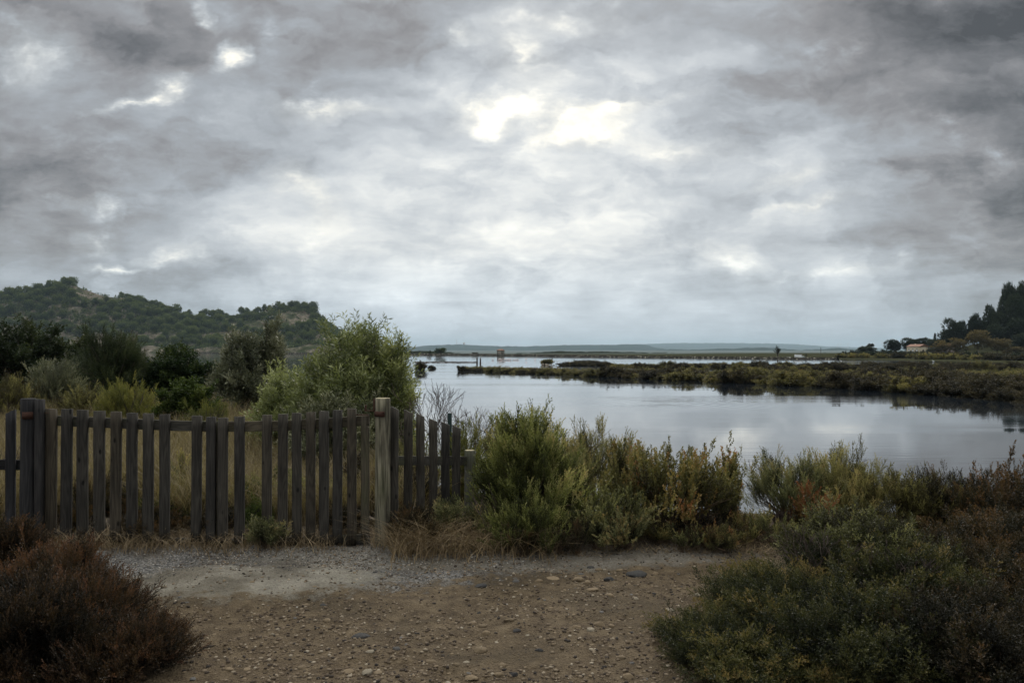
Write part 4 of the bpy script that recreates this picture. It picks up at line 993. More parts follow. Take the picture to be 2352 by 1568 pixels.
# mast, block and wind turbines on the far ridge
GREY = plain('pale_concrete', (.45, .42, .42), .8, n=.05)
tp = tubes(np.array([[(0, 0, z_) for z_ in (0, 12, 26, 40)]], float), np.array([[1.0, .9, .8, .5]]), 6)
mast = put('radio_mast', quads_mesh('radio_mast', tp[0], tp[1], GREY), None, (X(1826.7 / 1.7415, 10000), 10000, Z(1383 / 1.7415, 10000))); mast.scale = (3, 3, 2.07)
tag(mast, 'slim mast standing on the distant hill', 'mast')
wt = empty('water_tower', (X(1856.5 / 1.7415, 9980), 9980, Z(1384 / 1.7415, 9980)), label='pale blocky tower standing on the distant hill', cat='tower')
wt.scale = (1.9, 1.9, 1.9); lbox('tank', -6.8, 6.8, -6, 6, 5.5, 24, GREY, wt); lbox('base', -5.8, 5.8, -5.4, 5.4, -5, 5.5, GREY, wt)
tb = None
for k, (a_, b_) in enumerate(((45, 392), (130, 397), (560, 366), (1, 399))):
    px = (3350 + a_ / 3.153) / 1.7415; Yt = 9000.0; zt = Z((1250 + b_ / 3.153) / 1.7415, Yt)
    tr = empty('wind_turbine', (X(px, Yt), Yt, zt - 75), label='faint white wind turbine on the farthest ridge', cat='wind turbine', group='wind turbines on the ridge')
    tp = tubes(np.array([[(0, 0, z_) for z_ in (0, 25, 50, 75)]], float), np.array([[2.2, 1.9, 1.6, 1.2]]), 6)
    put('mast', quads_mesh('mast', tp[0], tp[1], WHITE), tr)
    bl = np.array([[(math.sin(q + k) * s_, -2, 75 + math.cos(q + k) * s_) for s_ in (0, 10, 20, 34)] for q in (0, 2.094, 4.189)])
    tp = tubes(bl, np.array([[1.0, 1.3, .8, .2]]).repeat(3, 0), 4); put('rotor', quads_mesh('rotor', tp[0], tp[1], WHITE), tr)

# ------------------------------------------------------------------ right shore: house, pines, planes, hedge
def gz(px, Y): return float(ground_h(X(px, Y), Y)) - .2
Y = 440.0; zh = Z(813.6, Y)
hs_ = empty('house', (X(2107, Y), Y, zh), R_(-70), label='cream two storey house with a red tiled roof and three shuttered windows', cat='house')
hs_.scale = (.84, .84, .84)
wl_ = lbox('wall', -5.2, 5.2, -3.6, 3.6, -1.5, 5.0, MASON2, hs_)
rf = gable('roof', 10.4, 7.2, 4.98, 6.5, .35, TILE, hs_, hip=.0); lbox('chimney', -2.6, -2.0, .4, 1.0, 5.8, 7.1, MASON2, rf)
poly('gable_wall', [(5.2, -3.6, 5.0), (5.2, 3.6, 5.0), (5.2, 0, 6.4), (5.1, -3.6, 5.0), (5.1, 3.6, 5.0), (5.1, 0, 6.4)], [(0, 1, 2), (3, 5, 4), (0, 2, 5, 3), (1, 4, 5, 2)], MASON2, hs_)
for x_ in (-3.4, -.2, 2.9):
    wd_ = lbox('window', x_ - .62, x_ + .62, -3.66, -3.60, 1.9, 3.5, GLASSD, hs_); lbox('shutter', -.62, .62, -.06, -.02, -.80, .25, WHITE, wd_)
lbox('window', 5.20, 5.26, -1.2, -.2, 2.0, 3.2, GLASSD, hs_)
gw = empty('garden_wall', (X(2068, 432), 432, Z(816, 432)), label='low cream garden wall left of the cream house', cat='wall')
lbox('coping', -6, 4, -.3, .3, .55, .75, MASON2, gw); lbox('wall', -5.8, 3.8, -.2, .2, -2, .55, MASON2, gw)
Y = 425.0
h2 = empty('house', (X(2172, Y), Y, Z(819, Y)), R_(-12), label='dim pinkish house half hidden behind the brown plane trees', cat='house')
lbox('wall', -3.6, 3.6, -3, 3, -1, 5.3, plain('dull_pink_render', (.20, .165, .15), .9, n=.15, sc=.6), h2); gable('roof', 7.2, 6, 5.25, 6.6, .3, TILE, h2); lbox('window', -1.9, -.6, -3.06, -3.0, 1.6, 4.0, BLUE, h2)
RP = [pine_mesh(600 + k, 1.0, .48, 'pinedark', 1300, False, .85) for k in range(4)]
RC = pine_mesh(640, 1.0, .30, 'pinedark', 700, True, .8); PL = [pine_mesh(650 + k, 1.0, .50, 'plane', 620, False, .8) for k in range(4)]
def rtree(name, label, cat, px, Y, top, width, meshes, group=None, zb=None, k=0):
    z0 = gz(px, Y) if zb is None else zb; H = Z(top, Y) - z0; q = meshes; sx_ = width / F * Y / (.96 if meshes is not RC else .62)
    root = empty(name, (X(px, Y), Y, z0), random.Random(px + k).uniform(0, 6.28), label=label, cat=cat, group=group)
    root.scale = (sx_, sx_, H)
    put('crown', q[0], root); put('trunk', q[1], root); return root
T_ = [('umbrella_pine', 'wide flat-topped pine at the left end of the right shore', 'pine tree', 1987, 450, 797, 42, RP[0]),
      ('dark_pine', 'tall dark ragged tree left of the cream house', 'tree', 2053, 455, 778, 34, RP[1]),
      ('dark_pine', 'dark rounded pine just behind the left side of the cream house roof', 'pine tree', 2088, 480, 778, 38, RP[2]),
      ('dark_pine', 'dark rounded pine behind the middle of the cream house roof', 'pine tree', 2118, 482, 779, 36, RP[3]),
      ('dark_pine', 'dark pine behind the right end of the cream house', 'pine tree', 2152, 470, 781, 44, RP[0]),
      ('cypress', 'small pointed cypress poking above the trees right of the house', 'cypress', 2148, 480, 763, 11, RC),
      ('dark_pine', 'dark bushy tree directly right of the cream house', 'tree', 2140, 425, 798, 26, RP[1]),
      ('hill_pine', 'low round pine just left of the round-topped one at the foot of the right hill', 'pine tree', 2174, 440, 757, 34, RP[1]),
      ('hill_pine', 'round-topped pine at the left foot of the right hill', 'pine tree', 2192, 430, 737, 40, RP[2]),
      ('hill_pine', 'second round pine from the left on the right hill', 'pine tree', 2214, 436, 744, 28, RP[3]),
      ('hill_pine', 'pine with a pale gap beneath it, third from the left on the right hill', 'pine tree', 2238, 432, 729, 30, RP[0]),
      ('hill_pine', 'pine fourth from the left on the right hill', 'pine tree', 2259, 438, 732, 30, RP[1]),
      ('hill_pine', 'pine leaning out from the big dark mass on the right hill', 'pine tree', 2281, 430, 708, 34, RP[2]),
      ('hill_pine', 'pine on the shoulder of the right hill', 'pine tree', 2301, 432, 690, 34, RP[3]),
      ('hill_pine', 'tall pine near the top left of the big dark mass', 'pine tree', 2323, 428, 663, 38, RP[0]),
      ('hill_pine', 'highest pine at the right edge of the photo', 'pine tree', 2350, 430, 642, 46, RP[1]),
      ('hill_pine', 'dark pine inside the mass below the shoulder', 'pine tree', 2310, 412, 722, 44, RP[2]),
      ('hill_pine', 'dark pine inside the mass at the right edge, upper one', 'pine tree', 2345, 408, 690, 50, RP[3]),
      ('hill_pine', 'dark pine inside the mass at the right edge, middle one', 'pine tree', 2335, 400, 738, 52, RP[0]),
      ('hill_pine', 'dark pine inside the mass at the right edge, lowest one', 'pine tree', 2365, 385, 762, 56, RP[1]),
      ('hill_pine', 'dark pine behind the plane trees', 'pine tree', 2285, 405, 748, 46, RP[2]),
      ('plane_tree', 'brownish plane tree leftmost of the row below the right hill', 'plane tree', 2160, 390, 784, 40, PL[0]),
      ('plane_tree', 'brownish plane tree second of the row below the right hill', 'plane tree', 2200, 388, 779, 44, PL[1]),
      ('plane_tree', 'tall brownish plane tree in the middle of the row', 'plane tree', 2246, 386, 764, 50, PL[2]),
      ('plane_tree', 'brownish plane tree right of the tall middle one', 'plane tree', 2290, 383, 780, 46, PL[3]),
      ('plane_tree', 'rusty plane tree near the right edge of the photo', 'plane tree', 2332, 378, 797, 46, PL[1])]
for k, (nm, lb, ct_, px, Y, tp_, wd_, ms) in enumerate(T_): rtree(nm, lb, ct_, px, Y, tp_, wd_, ms, 'trees of the right shore', k=k)
# palm left of the house
pm = empty('palm_tree', (X(2000, 452), 452, gz(2000, 452)), label='small palm with a round tuft above the flat-topped pine', cat='palm')
Hp = Z(793, 452) - pm.location.z; r = np.random.RandomState(3)
fr_ = np.zeros((34, 6, 3)); 
for k in range(34):
    az = r.uniform(0, 6.28); el = r.uniform(-.4, 1.3); tt = np.linspace(0, 1, 6); ln = 2.7
    fr_[k, :, 0] = np.cos(az) * np.cos(el) * tt * ln; fr_[k, :, 1] = np.sin(az) * np.cos(el) * tt * ln; fr_[k, :, 2] = Hp + (math.sin(el) * tt - .55 * tt ** 2) * ln
tp = tubes(fr_, np.array([[.05, .25, .3, .28, .2, .03]]).repeat(34, 0), 4); put('fronds', quads_mesh('fronds', tp[0], tp[1], L['pinedark'], np.full(len(tp[0]), .4)), pm)
tp = tubes(np.array([[(0, 0, z_) for z_ in np.linspace(0, Hp, 4)]]), np.full((1, 4), .3), 7); put('trunk', quads_mesh('trunk', tp[0], tp[1], L['bark']), pm)
# hedge and shore shrubs of the right bank
k = 0
for (px, Y, tp_, wd_, mt) in [(1938, 360, 812, 26, 'pinedark'), (1962, 380, 808, 30, 'pinedark'), (1985, 385, 811, 36, 'pinedark'), (2012, 388, 812, 36, 'pinedark'), (2036, 390, 810, 36, 'pinedark'), (2060, 388, 813, 34, 'pinedark'), (2086, 386, 814, 36, 'pinedark'), (2112, 384, 816, 34, 'pinedark'),
        (1945, 335, 819, 40, 'marsh'), (1975, 332, 821, 42, 'marsh'), (2030, 330, 820, 40, 'marsh'), (2070, 322, 816, 44, 'marshdark'), (2100, 318, 818, 40, 'marsh'), (2118, 315, 816, 40, 'marsh'), (2140, 312, 816, 44, 'marshdark'), (2172, 305, 817, 50, 'marshdark'),
        (2205, 300, 817, 48, 'marshdark'), (2238, 296, 818, 50, 'pinedark'), (2268, 292, 818, 46, 'marshdark'), (2300, 285, 820, 48, 'marshdark'), (2335, 280, 821, 50, 'pinedark'), (2368, 275, 822, 50, 'marshdark'),
        (2130, 290, 825, 50, 'marsh'), (2180, 285, 826, 50, 'marsh'), (2225, 270, 828, 46, 'marsh'), (2290, 262, 829, 50, 'marshdark'), (2340, 252, 831, 50, 'marshdark')]:
    hedge = k < 8
    solo('hedge_bush' if hedge else 'shore_bush', 'dark evergreen hedge bush in front of the cream house' if hedge else 'low brownish bush along the shore below the right hill', 'bush', px, Y, tp_, wd_, mt, 700 + k, n=240,
         z=max(gz(px, Y), WATER), group='hedge in front of the house' if hedge else 'bushes along the right shore'); k += 1
solo('pale_trunk_tree', 'small tree with a pale double trunk below the rusty plane tree', 'tree', 2316, 330, 806, 22, 'plane', 77, n=140, z=-1.0, low=.4, trunk=2.6)

# ------------------------------------------------------------------ salt marsh banks
def bank(name, front, back, seed):
    fr = np.array([(X(px, DW(py)), DW(py)) for px, py in front]); bk = np.array([(X(px, DW(py)), DW(py)) for px, py in back])
    n = 160; f = lambda P_: np.stack([np.interp(np.linspace(0, 1, n), np.linspace(0, 1, len(P_)), P_[:, i]) for i in range(2)], 1)
    A, B = f(fr), f(bk); w_ = np.linspace(-.06, 1.06, 16)
    G_ = A[None] * (1 - w_[:, None, None]) + B[None] * w_[:, None, None]
    G_[:, :, 1] += .5 * vnoise(G_[:, :, 0] * .5 + seed, w_[:, None] * 3)
    e = np.minimum(sm(w_ / .10 + .4), sm((1 - w_) / .10 + .4))[:, None] * np.ones((1, n)); e[:, 0] = 0; e[:, -1] = 0
    H = WATER - .35 + .48 * e + .14 * fbm(G_[:, :, 0] * .4, G_[:, :, 1] * .4, 3)
    o = put(name, grid_mesh(name, G_[:, :, 0], G_[:, :, 1], H, MUD)); tag(o, kind='structure')
    return A, B
m, t, o = new_mat('marsh_mud'); tcn = t.new('ShaderNodeTexCoord')
MUD = m; n = t.noise(tcn.outputs['Object'], .8, 5, .6); pbsdf(t, o, t.mix(n, (.018, .014, .011), (.085, .068, .045)), .8, spec=.05)
bankA = bank('mud_bank', [(1078, 856.5), (1177, 861), (1320, 868), (1493, 876), (1665, 885), (1837, 893.5), (2010, 904), (2182, 919), (2352, 933), (2600, 960)],
             [(1082, 853.5), (1177, 855.5), (1320, 859), (1493, 863), (1665, 864), (1837, 863), (2010, 862), (2182, 861), (2352, 861), (2560, 861)], 1)
bankB = bank('mud_bank', [(1290, 843.2), (1398, 845.5)], [(1292, 841.3), (1398, 842.5)], 2)
bankC = bank('mud_bank', [(1404, 847), (1550, 850), (1700, 852), (1900, 855), (2100, 857), (2352, 858), (2560, 859)], [(1404, 844.5), (1550, 846), (1700, 844), (1900, 842), (2100, 841), (2352, 841), (2560, 841)], 3)
def marsh_mesh(seed, mat, n=650):
    r = np.random.RandomState(seed); lv, wd = bush(seed, .80, .85, .85, n, kind='tuft', ln=.34, stems=44, thick=.02, low=0.0, lumps=.28, up=.9, tvar=.6, tbase=.22)
    return quads_mesh('marsh_shrub', lv[0], lv[1], L[mat], lv[2]), lv
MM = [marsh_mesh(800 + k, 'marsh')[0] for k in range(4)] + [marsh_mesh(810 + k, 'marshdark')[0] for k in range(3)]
rr = random.Random(12)
def marsh_fill(A, B, n, wmin, wmax, h0, h1, label, group, dark, seed, lim, power=1.0, gap=1.0):
    out = []; tries = 0
    while len(out) < n and tries < n * 60:
        tries += 1; u_ = rr.random() ** .8; w_ = wmin + (wmax - wmin) * rr.random() ** power; i = int(u_ * (len(A) - 1))
        p_ = A[i] * (1 - w_) + B[i] * w_
        if p_[0] / p_[1] > .72: continue
        if any((p_[0] - q[0]) ** 2 + (p_[1] - q[1]) ** 2 < gap * gap for q in out): continue
        out.append((p_[0], p_[1]))
    out.sort(key=lambda q: q[1])
    for k, (x, y) in enumerate(out[:lim]):
        s = rr.uniform(h0, h1) * (1 if label.startswith('dark') else float(.62 + .38 * sm((x / y + .04) / .30))); mi = rr.choice([4, 5, 6]) if rr.random() < dark + .75 * sm((x / y - .25) / .35) else rr.choice([0, 1, 2, 3])  # more dark leaves rightwards, painting in shaded fronts and their reflection
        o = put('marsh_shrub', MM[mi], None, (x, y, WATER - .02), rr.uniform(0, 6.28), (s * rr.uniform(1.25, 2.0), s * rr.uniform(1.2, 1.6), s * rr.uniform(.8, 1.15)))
        tag(o, label, 'shrub', group)
    return out[lim:]
rest = marsh_fill(*bankA, 165, 0, .5, .95, 1.6, 'rounded olive shrub on the front edge of the long marsh bank', 'shrubs on the front marsh bank', .25, 1, 165, 2.2, 1.7)
marsh_fill(*bankB, 22, .1, .9, .9, 1.3, 'dark rounded shrub on the short marsh islet behind the long bank', 'shrubs on the short islet', .9, 2, 22, 1, 1.1)
marsh_fill(*bankC, 85, 0, .5, 1.0, 1.4, 'dark shrub on the second marsh bank behind the long one', 'shrubs on the second marsh bank', .6, 3, 85, 1.4, 1.7)
# the rest of the marsh reads as one mass
r = np.random.RandomState(41); n = 900
u_ = r.rand(n); i = (u_ * (len(bankA[0]) - 1)).astype(int); w_ = (.22 + .78 * r.rand(n))[:, None]
p1 = bankA[0][i] * (1 - w_) + bankA[1][i] * w_; n2_ = 420; i = (r.rand(n2_) * (len(bankC[0]) - 1)).astype(int); w_ = r.rand(n2_)[:, None]; p2 = bankC[0][i] * (1 - w_) + bankC[1][i] * w_
pp = np.concatenate([p1, p2]); pp = pp[(pp[:, 0] / pp[:, 1] < .72)]
K = 26; pos = np.concatenate([pp, np.full((len(pp), 1), WATER)], 1).repeat(K, 0); d = unit(r.normal(size=pos.shape) * np.array([1, 1, .6]) + np.array([0, 0, .5])); hh = r.uniform(.25, .85, len(pp)).repeat(K)[:, None]
pos = pos + d * hh * np.array([1.1, 1.1, .8]); pos[:, 2] = np.maximum(pos[:, 2], WATER + .05)
lv = stamp('coarse', pos, d + np.array([0, 0, .9]), r.uniform(.3, .6, len(pos)), (r.uniform(.0, .8, len(pp)).repeat(K) * .7 + r.uniform(0, .3, len(pos))), r)
tag(put('marsh_scrub', quads_mesh('marsh_scrub', lv[0], lv[1], L['marsh'], lv[2])), 'low olive and brown scrub filling the marsh banks', 'scrub', kind='stuff')
# islets and small things in the lagoon
for k, (lb, px, py, tp_, wd_, mt) in enumerate([('round brown shrub islet partly behind the olive tree', 966, 855, 833, 28, 'marshdark'), ('smallest brown shrub islet alone in open water', 992, 850.5, 841.5, 18, 'marshdark'),
        ('brown shrub islet just left of the long marsh bank', 1063, 857, 844, 27, 'marshdark'), ('small dark tuft touching the tip of the long marsh bank', 1083, 857, 849, 9, 'marshdark')]):
    solo('shrub_islet', lb, 'islet', px, DW(py), tp_, wd_, mt, 840 + k, n=300, z=WATER)
solo('shrub_islet', 'shrub-topped rock pile between the stone line and the marsh banks', 'islet', 1256, DW(841), 828, 30, 'marsh', 850, n=260, z=WATER + .3)
solo('feathery_bush', 'tall feathery pale green bush standing above the marsh at right', 'bush', 2255, 128, 832, 66, 'marsh', 851, n=420, ln=.7, kind='fan', z=WATER)
LR = [quads_mesh('lagoon_rock', *rock_mesh(900 + k, .7), ST_DARK) for k in range(3)]; LP_ = [quads_mesh('lagoon_rock', *rock_mesh(910 + k, .7), ST_PALE) for k in range(2)]
rr = random.Random(5)
for k in range(62):                                            # long low stone line
    px = 955 + 136 * k / 61; Y = DW(835 + rr.uniform(-.4, .4)); s = rr.uniform(.5, .95)
    tag(put('lagoon_rock', LR[k % 3], None, (X(px, Y), Y, WATER + .1), rr.uniform(0, 6), (s * 1.5, s * 1.3, s)), 'dark rock in the long low stone line left of the wooden stakes', 'rock', 'rocks of the long stone line')
for k in range(58):
    px = 1108 + 125 * k / 57 + rr.uniform(-1, 1)
    if 1125 < px < 1128 or 1139 < px < 1146: continue
    Y = DW(834.4); s = rr.uniform(.22, .45) * (1.6 if 1145 < px < 1157 else 1)
    tag(put('lagoon_rock', LR[k % 3], None, (X(px, Y), Y, WATER + .03), rr.uniform(0, 6), (s * 2, s * 1.5, s)), 'small dark rock barely above water right of the wooden stakes', 'rock', 'rocks of the broken stone line')
for k in range(30):
    px = 1256 + rr.uniform(-11, 11); Y = DW(842) + rr.uniform(-.6, .6); s = rr.uniform(.22, .42)
    tag(put('pile_rock', LP_[k % 2] if k % 3 else LR[0], None, (X(px, Y), Y - .9, WATER + rr.uniform(0, .75)), rr.uniform(0, 6), s), 'pale rock in the pile under the shrub-topped islet', 'rock', 'rocks of the pile')
for k, (px, lean, tp_) in enumerate(((1094.5, .06, 821.5), (1096.8, -.02, 821.5), (1102.3, .05, 822), (1104.5, -.03, 822))):
    Y = DW(838 + .3 * k); h = Z(tp_, Y) - WATER + .4
    V = np.array([[(lean * h * t_ , 0, t_ * h - .4) for t_ in (0, .33, .66, 1)]]); tp = tubes(V, np.full((1, 4), .13), 7)
    tag(put('wooden_stake', quads_mesh('wooden_stake', tp[0], tp[1], L['deadwood']), None, (X(px, Y), Y, WATER)), ['leftmost of four old wooden stakes in the water', 'second old wooden stake from the left in the water', 'third old wooden stake from the left in the water', 'rightmost of four old wooden stakes in the water'][k], 'stake', 'wooden stakes in the lagoon')
# wading birds: one continuous body each
m, t, o = new_mat('flamingo_feathers'); tcn = t.new('ShaderNodeTexCoord'); sp_ = t.new('ShaderNodeSeparateXYZ'); t.put(sp_.inputs[0], tcn.outputs['Object'])
pbsdf(t, o, t.mix(t.step(sp_.outputs[2], .45, .75), (.55, .22, .20), (.78, .66, .64)), .7); PINK = m
def wader(mat, s_neck):
    prof = [(-.42, .78, .02), (-.30, .80, .10), (-.12, .84, .17), (.08, .86, .17), (.22, .88, .10), (.30, .96, .05), (.36, 1.10, .035), (.30, 1.22, .033), (.26, 1.32, .033), (.34, 1.41, .04), (.44, 1.38, .045), (.52, 1.28, .02)]
    if s_neck: prof = prof[:5] + [(.32, .80, .05), (.40, .62, .035), (.44, .42, .033), (.46, .24, .033), (.42, .12, .045), (.38, .06, .03)]
    P_ = np.array([[(a, 0, b_) for a, b_, c_ in prof]]); R_2 = np.array([[c_ for a, b_, c_ in prof]])
    lg = np.array([[(-.02 + s * .03, s * .06, .80 - .27 * k) for k in range(4)] for s in (-1, 1)])
    a = tubes(P_, R_2, 10); b_ = tubes(lg, np.array([[.04, .018, .02, .015]]).repeat(2, 0), 6)
    j = join([a, b_]); return quads_mesh('flamingo', j[0], j[1], mat, smooth=True)
FM = [wader(PINK, True), wader(PINK, False)]
rr = random.Random(3)
for k, cx_ in enumerate((1378, 1478, 1497, 1518, 1562, 1585, 1610, 1630, 1655, 1702, 1735, 1768, 1898, 2040)):
    px = (1620 + cx_ / 3.92) / 1.7415; Y = DW(829.2 + rr.uniform(-.15, .15) - (1.2 if cx_ > 1500 else 0) * 0 + (1.0 if cx_ > 1890 else 0))
    o = put('flamingo', FM[1 if cx_ > 1890 else 0], None, (X(px, Y), Y, WATER - (.12 if cx_ > 1890 else .30)), rr.uniform(-.6, .6) + (math.pi if rr.random() < .5 else 0), rr.uniform(1.0, 1.2))
    lb = {1378: 'pink flamingo standing alone left of the hut reflection', 1898: 'upright pink flamingo, left of the two standing apart', 2040: 'upright pink flamingo nearest the rock pile islet'}.get(cx_, 'pink flamingo feeding in the row below the stone hut')
    tag(o, lb, 'flamingo', 'flamingos in the lagoon')
for (px, py, lb) in ((3364 / 1.7415, 833.0, 'white egret at the foot of the right shore'), (3733 / 1.7415, 834.0, 'tiny white egret on the water before the right shore')):
    Y = DW(py); tag(put('egret', wader(WHITE, False), None, (X(px, Y), Y, WATER - .15), 2.8, .85), lb, 'egret')
for k, (px, w_) in enumerate(((1120, .26), (1149, .2))):
    Y = DW(911 + (0 if k == 0 else -1)); V = np.array([[(-w_, 0, .0), (-w_ * .3, .03, .03), (w_ * .4, 0, .025), (w_, .04, .0)]]); tp = tubes(V, np.array([[.01, .035, .03, .008]]), 6)
    tag(put('driftwood', quads_mesh('driftwood', tp[0], tp[1], L['deadwood']), None, (X(px, Y), Y, WATER + .005)), 'left of two bits of driftwood floating on the open water' if k == 0 else 'right of two bits of driftwood floating on the open water', 'driftwood')
# ------------------------------------------------------------------ shrubs round the path
G_ = 'shrubs along the waterside of the path'
shrub('glasswort_shrub', 'tall green feathery shrub directly right of the short grey fence post', 'shrub', 1212, 7.05, 974, 236, 'green', 101, n=1900, kind='shoot', ln=.22, stems=90, group=G_, up=1.0, lumps=.22)
shrub('glasswort_shrub', 'low bright green tufts at the foot of the tall green shrub', 'shrub', 1215, 6.55, 1165, 190, 'green', 102, n=760, kind='shoot', ln=.16, stems=70, group=G_, up=1.1, tbase=.15, inner=.1)
shrub('glasswort_shrub', 'brown-tipped growth at the top left of the tall green shrub', 'shrub', 1150, 7.5, 975, 130, 'olivetan', 103, n=420, kind='shoot', ln=.17, stems=50, group=G_, up=1.1)
shrub('glasswort_shrub', 'yellow-green shrub seen behind the sloping pickets', 'shrub', 1070, 8.4, 985, 150, 'yellow', 104, n=620, kind='shoot', ln=.17, stems=60, group=G_, up=1.0, tbase=.15)
shrub('glasswort_shrub', 'olive tan shrub behind and right of the tall green shrub', 'shrub', 1378, 8.2, 1008, 250, 'olivetan', 105, n=1000, kind='shoot', ln=.21, stems=80, group=G_, up=1.0)
shrub('glasswort_shrub', 'dark tangled shrub between the green shrub and the spiky bush', 'shrub', 1300, 7.5, 1060, 170, 'greygreen', 106, n=620, kind='shoot', ln=.17, stems=60, group=G_)
shrub('saltbush', 'grey-green low shrub at the lower left of the spiky bush', 'shrub', 1385, 6.75, 1135, 210, 'greygreen', 107, n=800, kind='spike', ln=.15, stems=46, group=G_, up=.5, lumps=.4)
shrub('saltbush', 'small pale green tuft leaning over the stones', 'shrub', 1440, 6.5, 1190, 120, 'greygreen', 108, n=300, kind='spike', ln=.14, stems=24, group=G_, up=.5, tbase=.5, lumps=.4)
shrub('saltbush', 'spiky upright rusty green bush in the middle right', 'shrub', 1545, 7.1, 1048, 300, 'rusty', 109, n=800, kind='spike', ln=.23, stems=60, group=G_, up=1.5, lumps=.35, inner=.45)
shrub('saltbush', 'leaning rusty bush filling the left of the spiky bush', 'shrub', 1450, 7.3, 1035, 170, 'rusty', 110, n=520, kind='spike', ln=.19, stems=40, group=G_, up=1.3)
shrub('saltbush', 'two tall upright spires at the right of the spiky bush', 'shrub', 1672, 7.2, 1062, 100, 'rusty', 111, n=240, kind='spike', ln=.24, stems=20, group=G_, up=2.4, lumps=.5, inner=.3)
shrub('saltbush', 'low brown twiggy base of the spiky bush', 'shrub', 1610, 6.85, 1190, 240, 'darkbrown', 112, n=420, kind='fan', ln=.13, stems=110, group=G_, up=.2, thick=.007, lumps=.4)
shrub('saltbush', 'small green and orange bush beside the gap to the shore', 'shrub', 1725, 6.9, 1195, 110, 'rusty', 113, n=260, kind='spike', ln=.12, stems=30, group=G_)
shrub('glasswort_shrub', 'dark shrub with green tips right of the gap to the shore', 'shrub', 1815, 7.4, 1068, 190, 'greygreen', 114, n=620, kind='shoot', ln=.17, stems=90, group=G_, up=1.1, inner=.6)
shrub('glasswort_shrub', 'green-topped shrub with thin upright tips above the large right bush', 'shrub', 1930, 7.5, 1055, 230, 'olivetan', 115, n=900, kind='shoot', ln=.18, stems=80, group=G_, up=1.2)
shrub('saltbush', 'small orange-brown bush in front of the dark shrub', 'shrub', 1860, 7.0, 1135, 110, 'rusty', 116, n=330, kind='spike', ln=.15, stems=30, group=G_, tbase=.75, up=.5)
shrub('glasswort_shrub', 'olive brown shrub behind the large right bush', 'shrub', 2065, 7.2, 1095, 260, 'olivetan', 117, n=1000, kind='shoot', ln=.17, stems=80, group=G_, tbase=-.15)
shrub('glasswort_shrub', 'brown twiggy shrub second from the right edge', 'shrub', 2195, 6.9, 1098, 240, 'darkbrown', 118, n=900, kind='shoot', ln=.17, stems=80, group=G_, tbase=.1)
shrub('saltbush', 'dark reddish brown shrub at the right edge', 'shrub', 2320, 6.6, 1082, 260, 'darkbrown', 119, n=1100, kind='spike', ln=.17, stems=90, group=G_, tbase=.45)
shrub('saltbush', 'dark brown shrub below the reddish one at the right edge', 'shrub', 2290, 5.6, 1200, 300, 'darkbrown', 120, n=1300, kind='fan', ln=.15, stems=90, group=G_)
# large bush mass in the lower right corner
GR = 'bushes of the lower right corner'
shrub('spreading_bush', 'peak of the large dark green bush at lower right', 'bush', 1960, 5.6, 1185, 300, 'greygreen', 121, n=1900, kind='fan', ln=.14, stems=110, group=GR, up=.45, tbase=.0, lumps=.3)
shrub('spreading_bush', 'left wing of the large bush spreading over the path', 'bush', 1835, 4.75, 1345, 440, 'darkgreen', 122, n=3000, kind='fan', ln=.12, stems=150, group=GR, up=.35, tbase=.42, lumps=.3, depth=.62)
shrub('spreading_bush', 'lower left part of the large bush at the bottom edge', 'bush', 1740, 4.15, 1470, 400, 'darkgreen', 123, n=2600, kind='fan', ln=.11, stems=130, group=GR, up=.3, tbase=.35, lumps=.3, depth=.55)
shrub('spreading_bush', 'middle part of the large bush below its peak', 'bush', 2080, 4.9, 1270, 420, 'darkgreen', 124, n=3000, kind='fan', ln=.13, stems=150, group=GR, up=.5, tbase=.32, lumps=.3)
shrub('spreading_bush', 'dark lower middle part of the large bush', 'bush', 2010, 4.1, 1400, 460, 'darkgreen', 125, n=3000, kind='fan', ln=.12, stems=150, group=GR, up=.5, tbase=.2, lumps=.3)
shrub('spreading_bush', 'bush in the bottom right corner, its leaves darkened for corner shading', 'bush', 2270, 3.9, 1400, 480, 'darkbrown', 126, n=3000, kind='fan', ln=.12, stems=150, group=GR, up=.6, tbase=.2)
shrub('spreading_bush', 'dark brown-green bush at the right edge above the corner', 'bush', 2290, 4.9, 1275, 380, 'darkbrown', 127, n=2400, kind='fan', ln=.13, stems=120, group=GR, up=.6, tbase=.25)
# reddish bushes in the lower left corner
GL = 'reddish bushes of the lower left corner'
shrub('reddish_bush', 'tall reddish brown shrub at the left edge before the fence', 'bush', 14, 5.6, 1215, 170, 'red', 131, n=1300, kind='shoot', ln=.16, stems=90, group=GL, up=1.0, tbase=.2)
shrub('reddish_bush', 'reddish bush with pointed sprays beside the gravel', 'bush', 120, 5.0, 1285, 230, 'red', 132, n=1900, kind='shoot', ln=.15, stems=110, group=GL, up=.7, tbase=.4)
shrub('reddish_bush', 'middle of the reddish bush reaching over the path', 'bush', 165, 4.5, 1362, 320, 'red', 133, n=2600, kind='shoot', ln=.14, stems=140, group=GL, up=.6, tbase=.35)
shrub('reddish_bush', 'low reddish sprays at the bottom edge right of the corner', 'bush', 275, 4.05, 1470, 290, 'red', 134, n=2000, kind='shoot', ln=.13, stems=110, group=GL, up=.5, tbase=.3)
shrub('reddish_bush', 'bush in the bottom left corner, its leaves darkened for corner shading', 'bush', 60, 4.0, 1375, 320, 'red', 135, n=2400, kind='shoot', ln=.14, stems=120, group=GL, up=.7, tbase=.05)

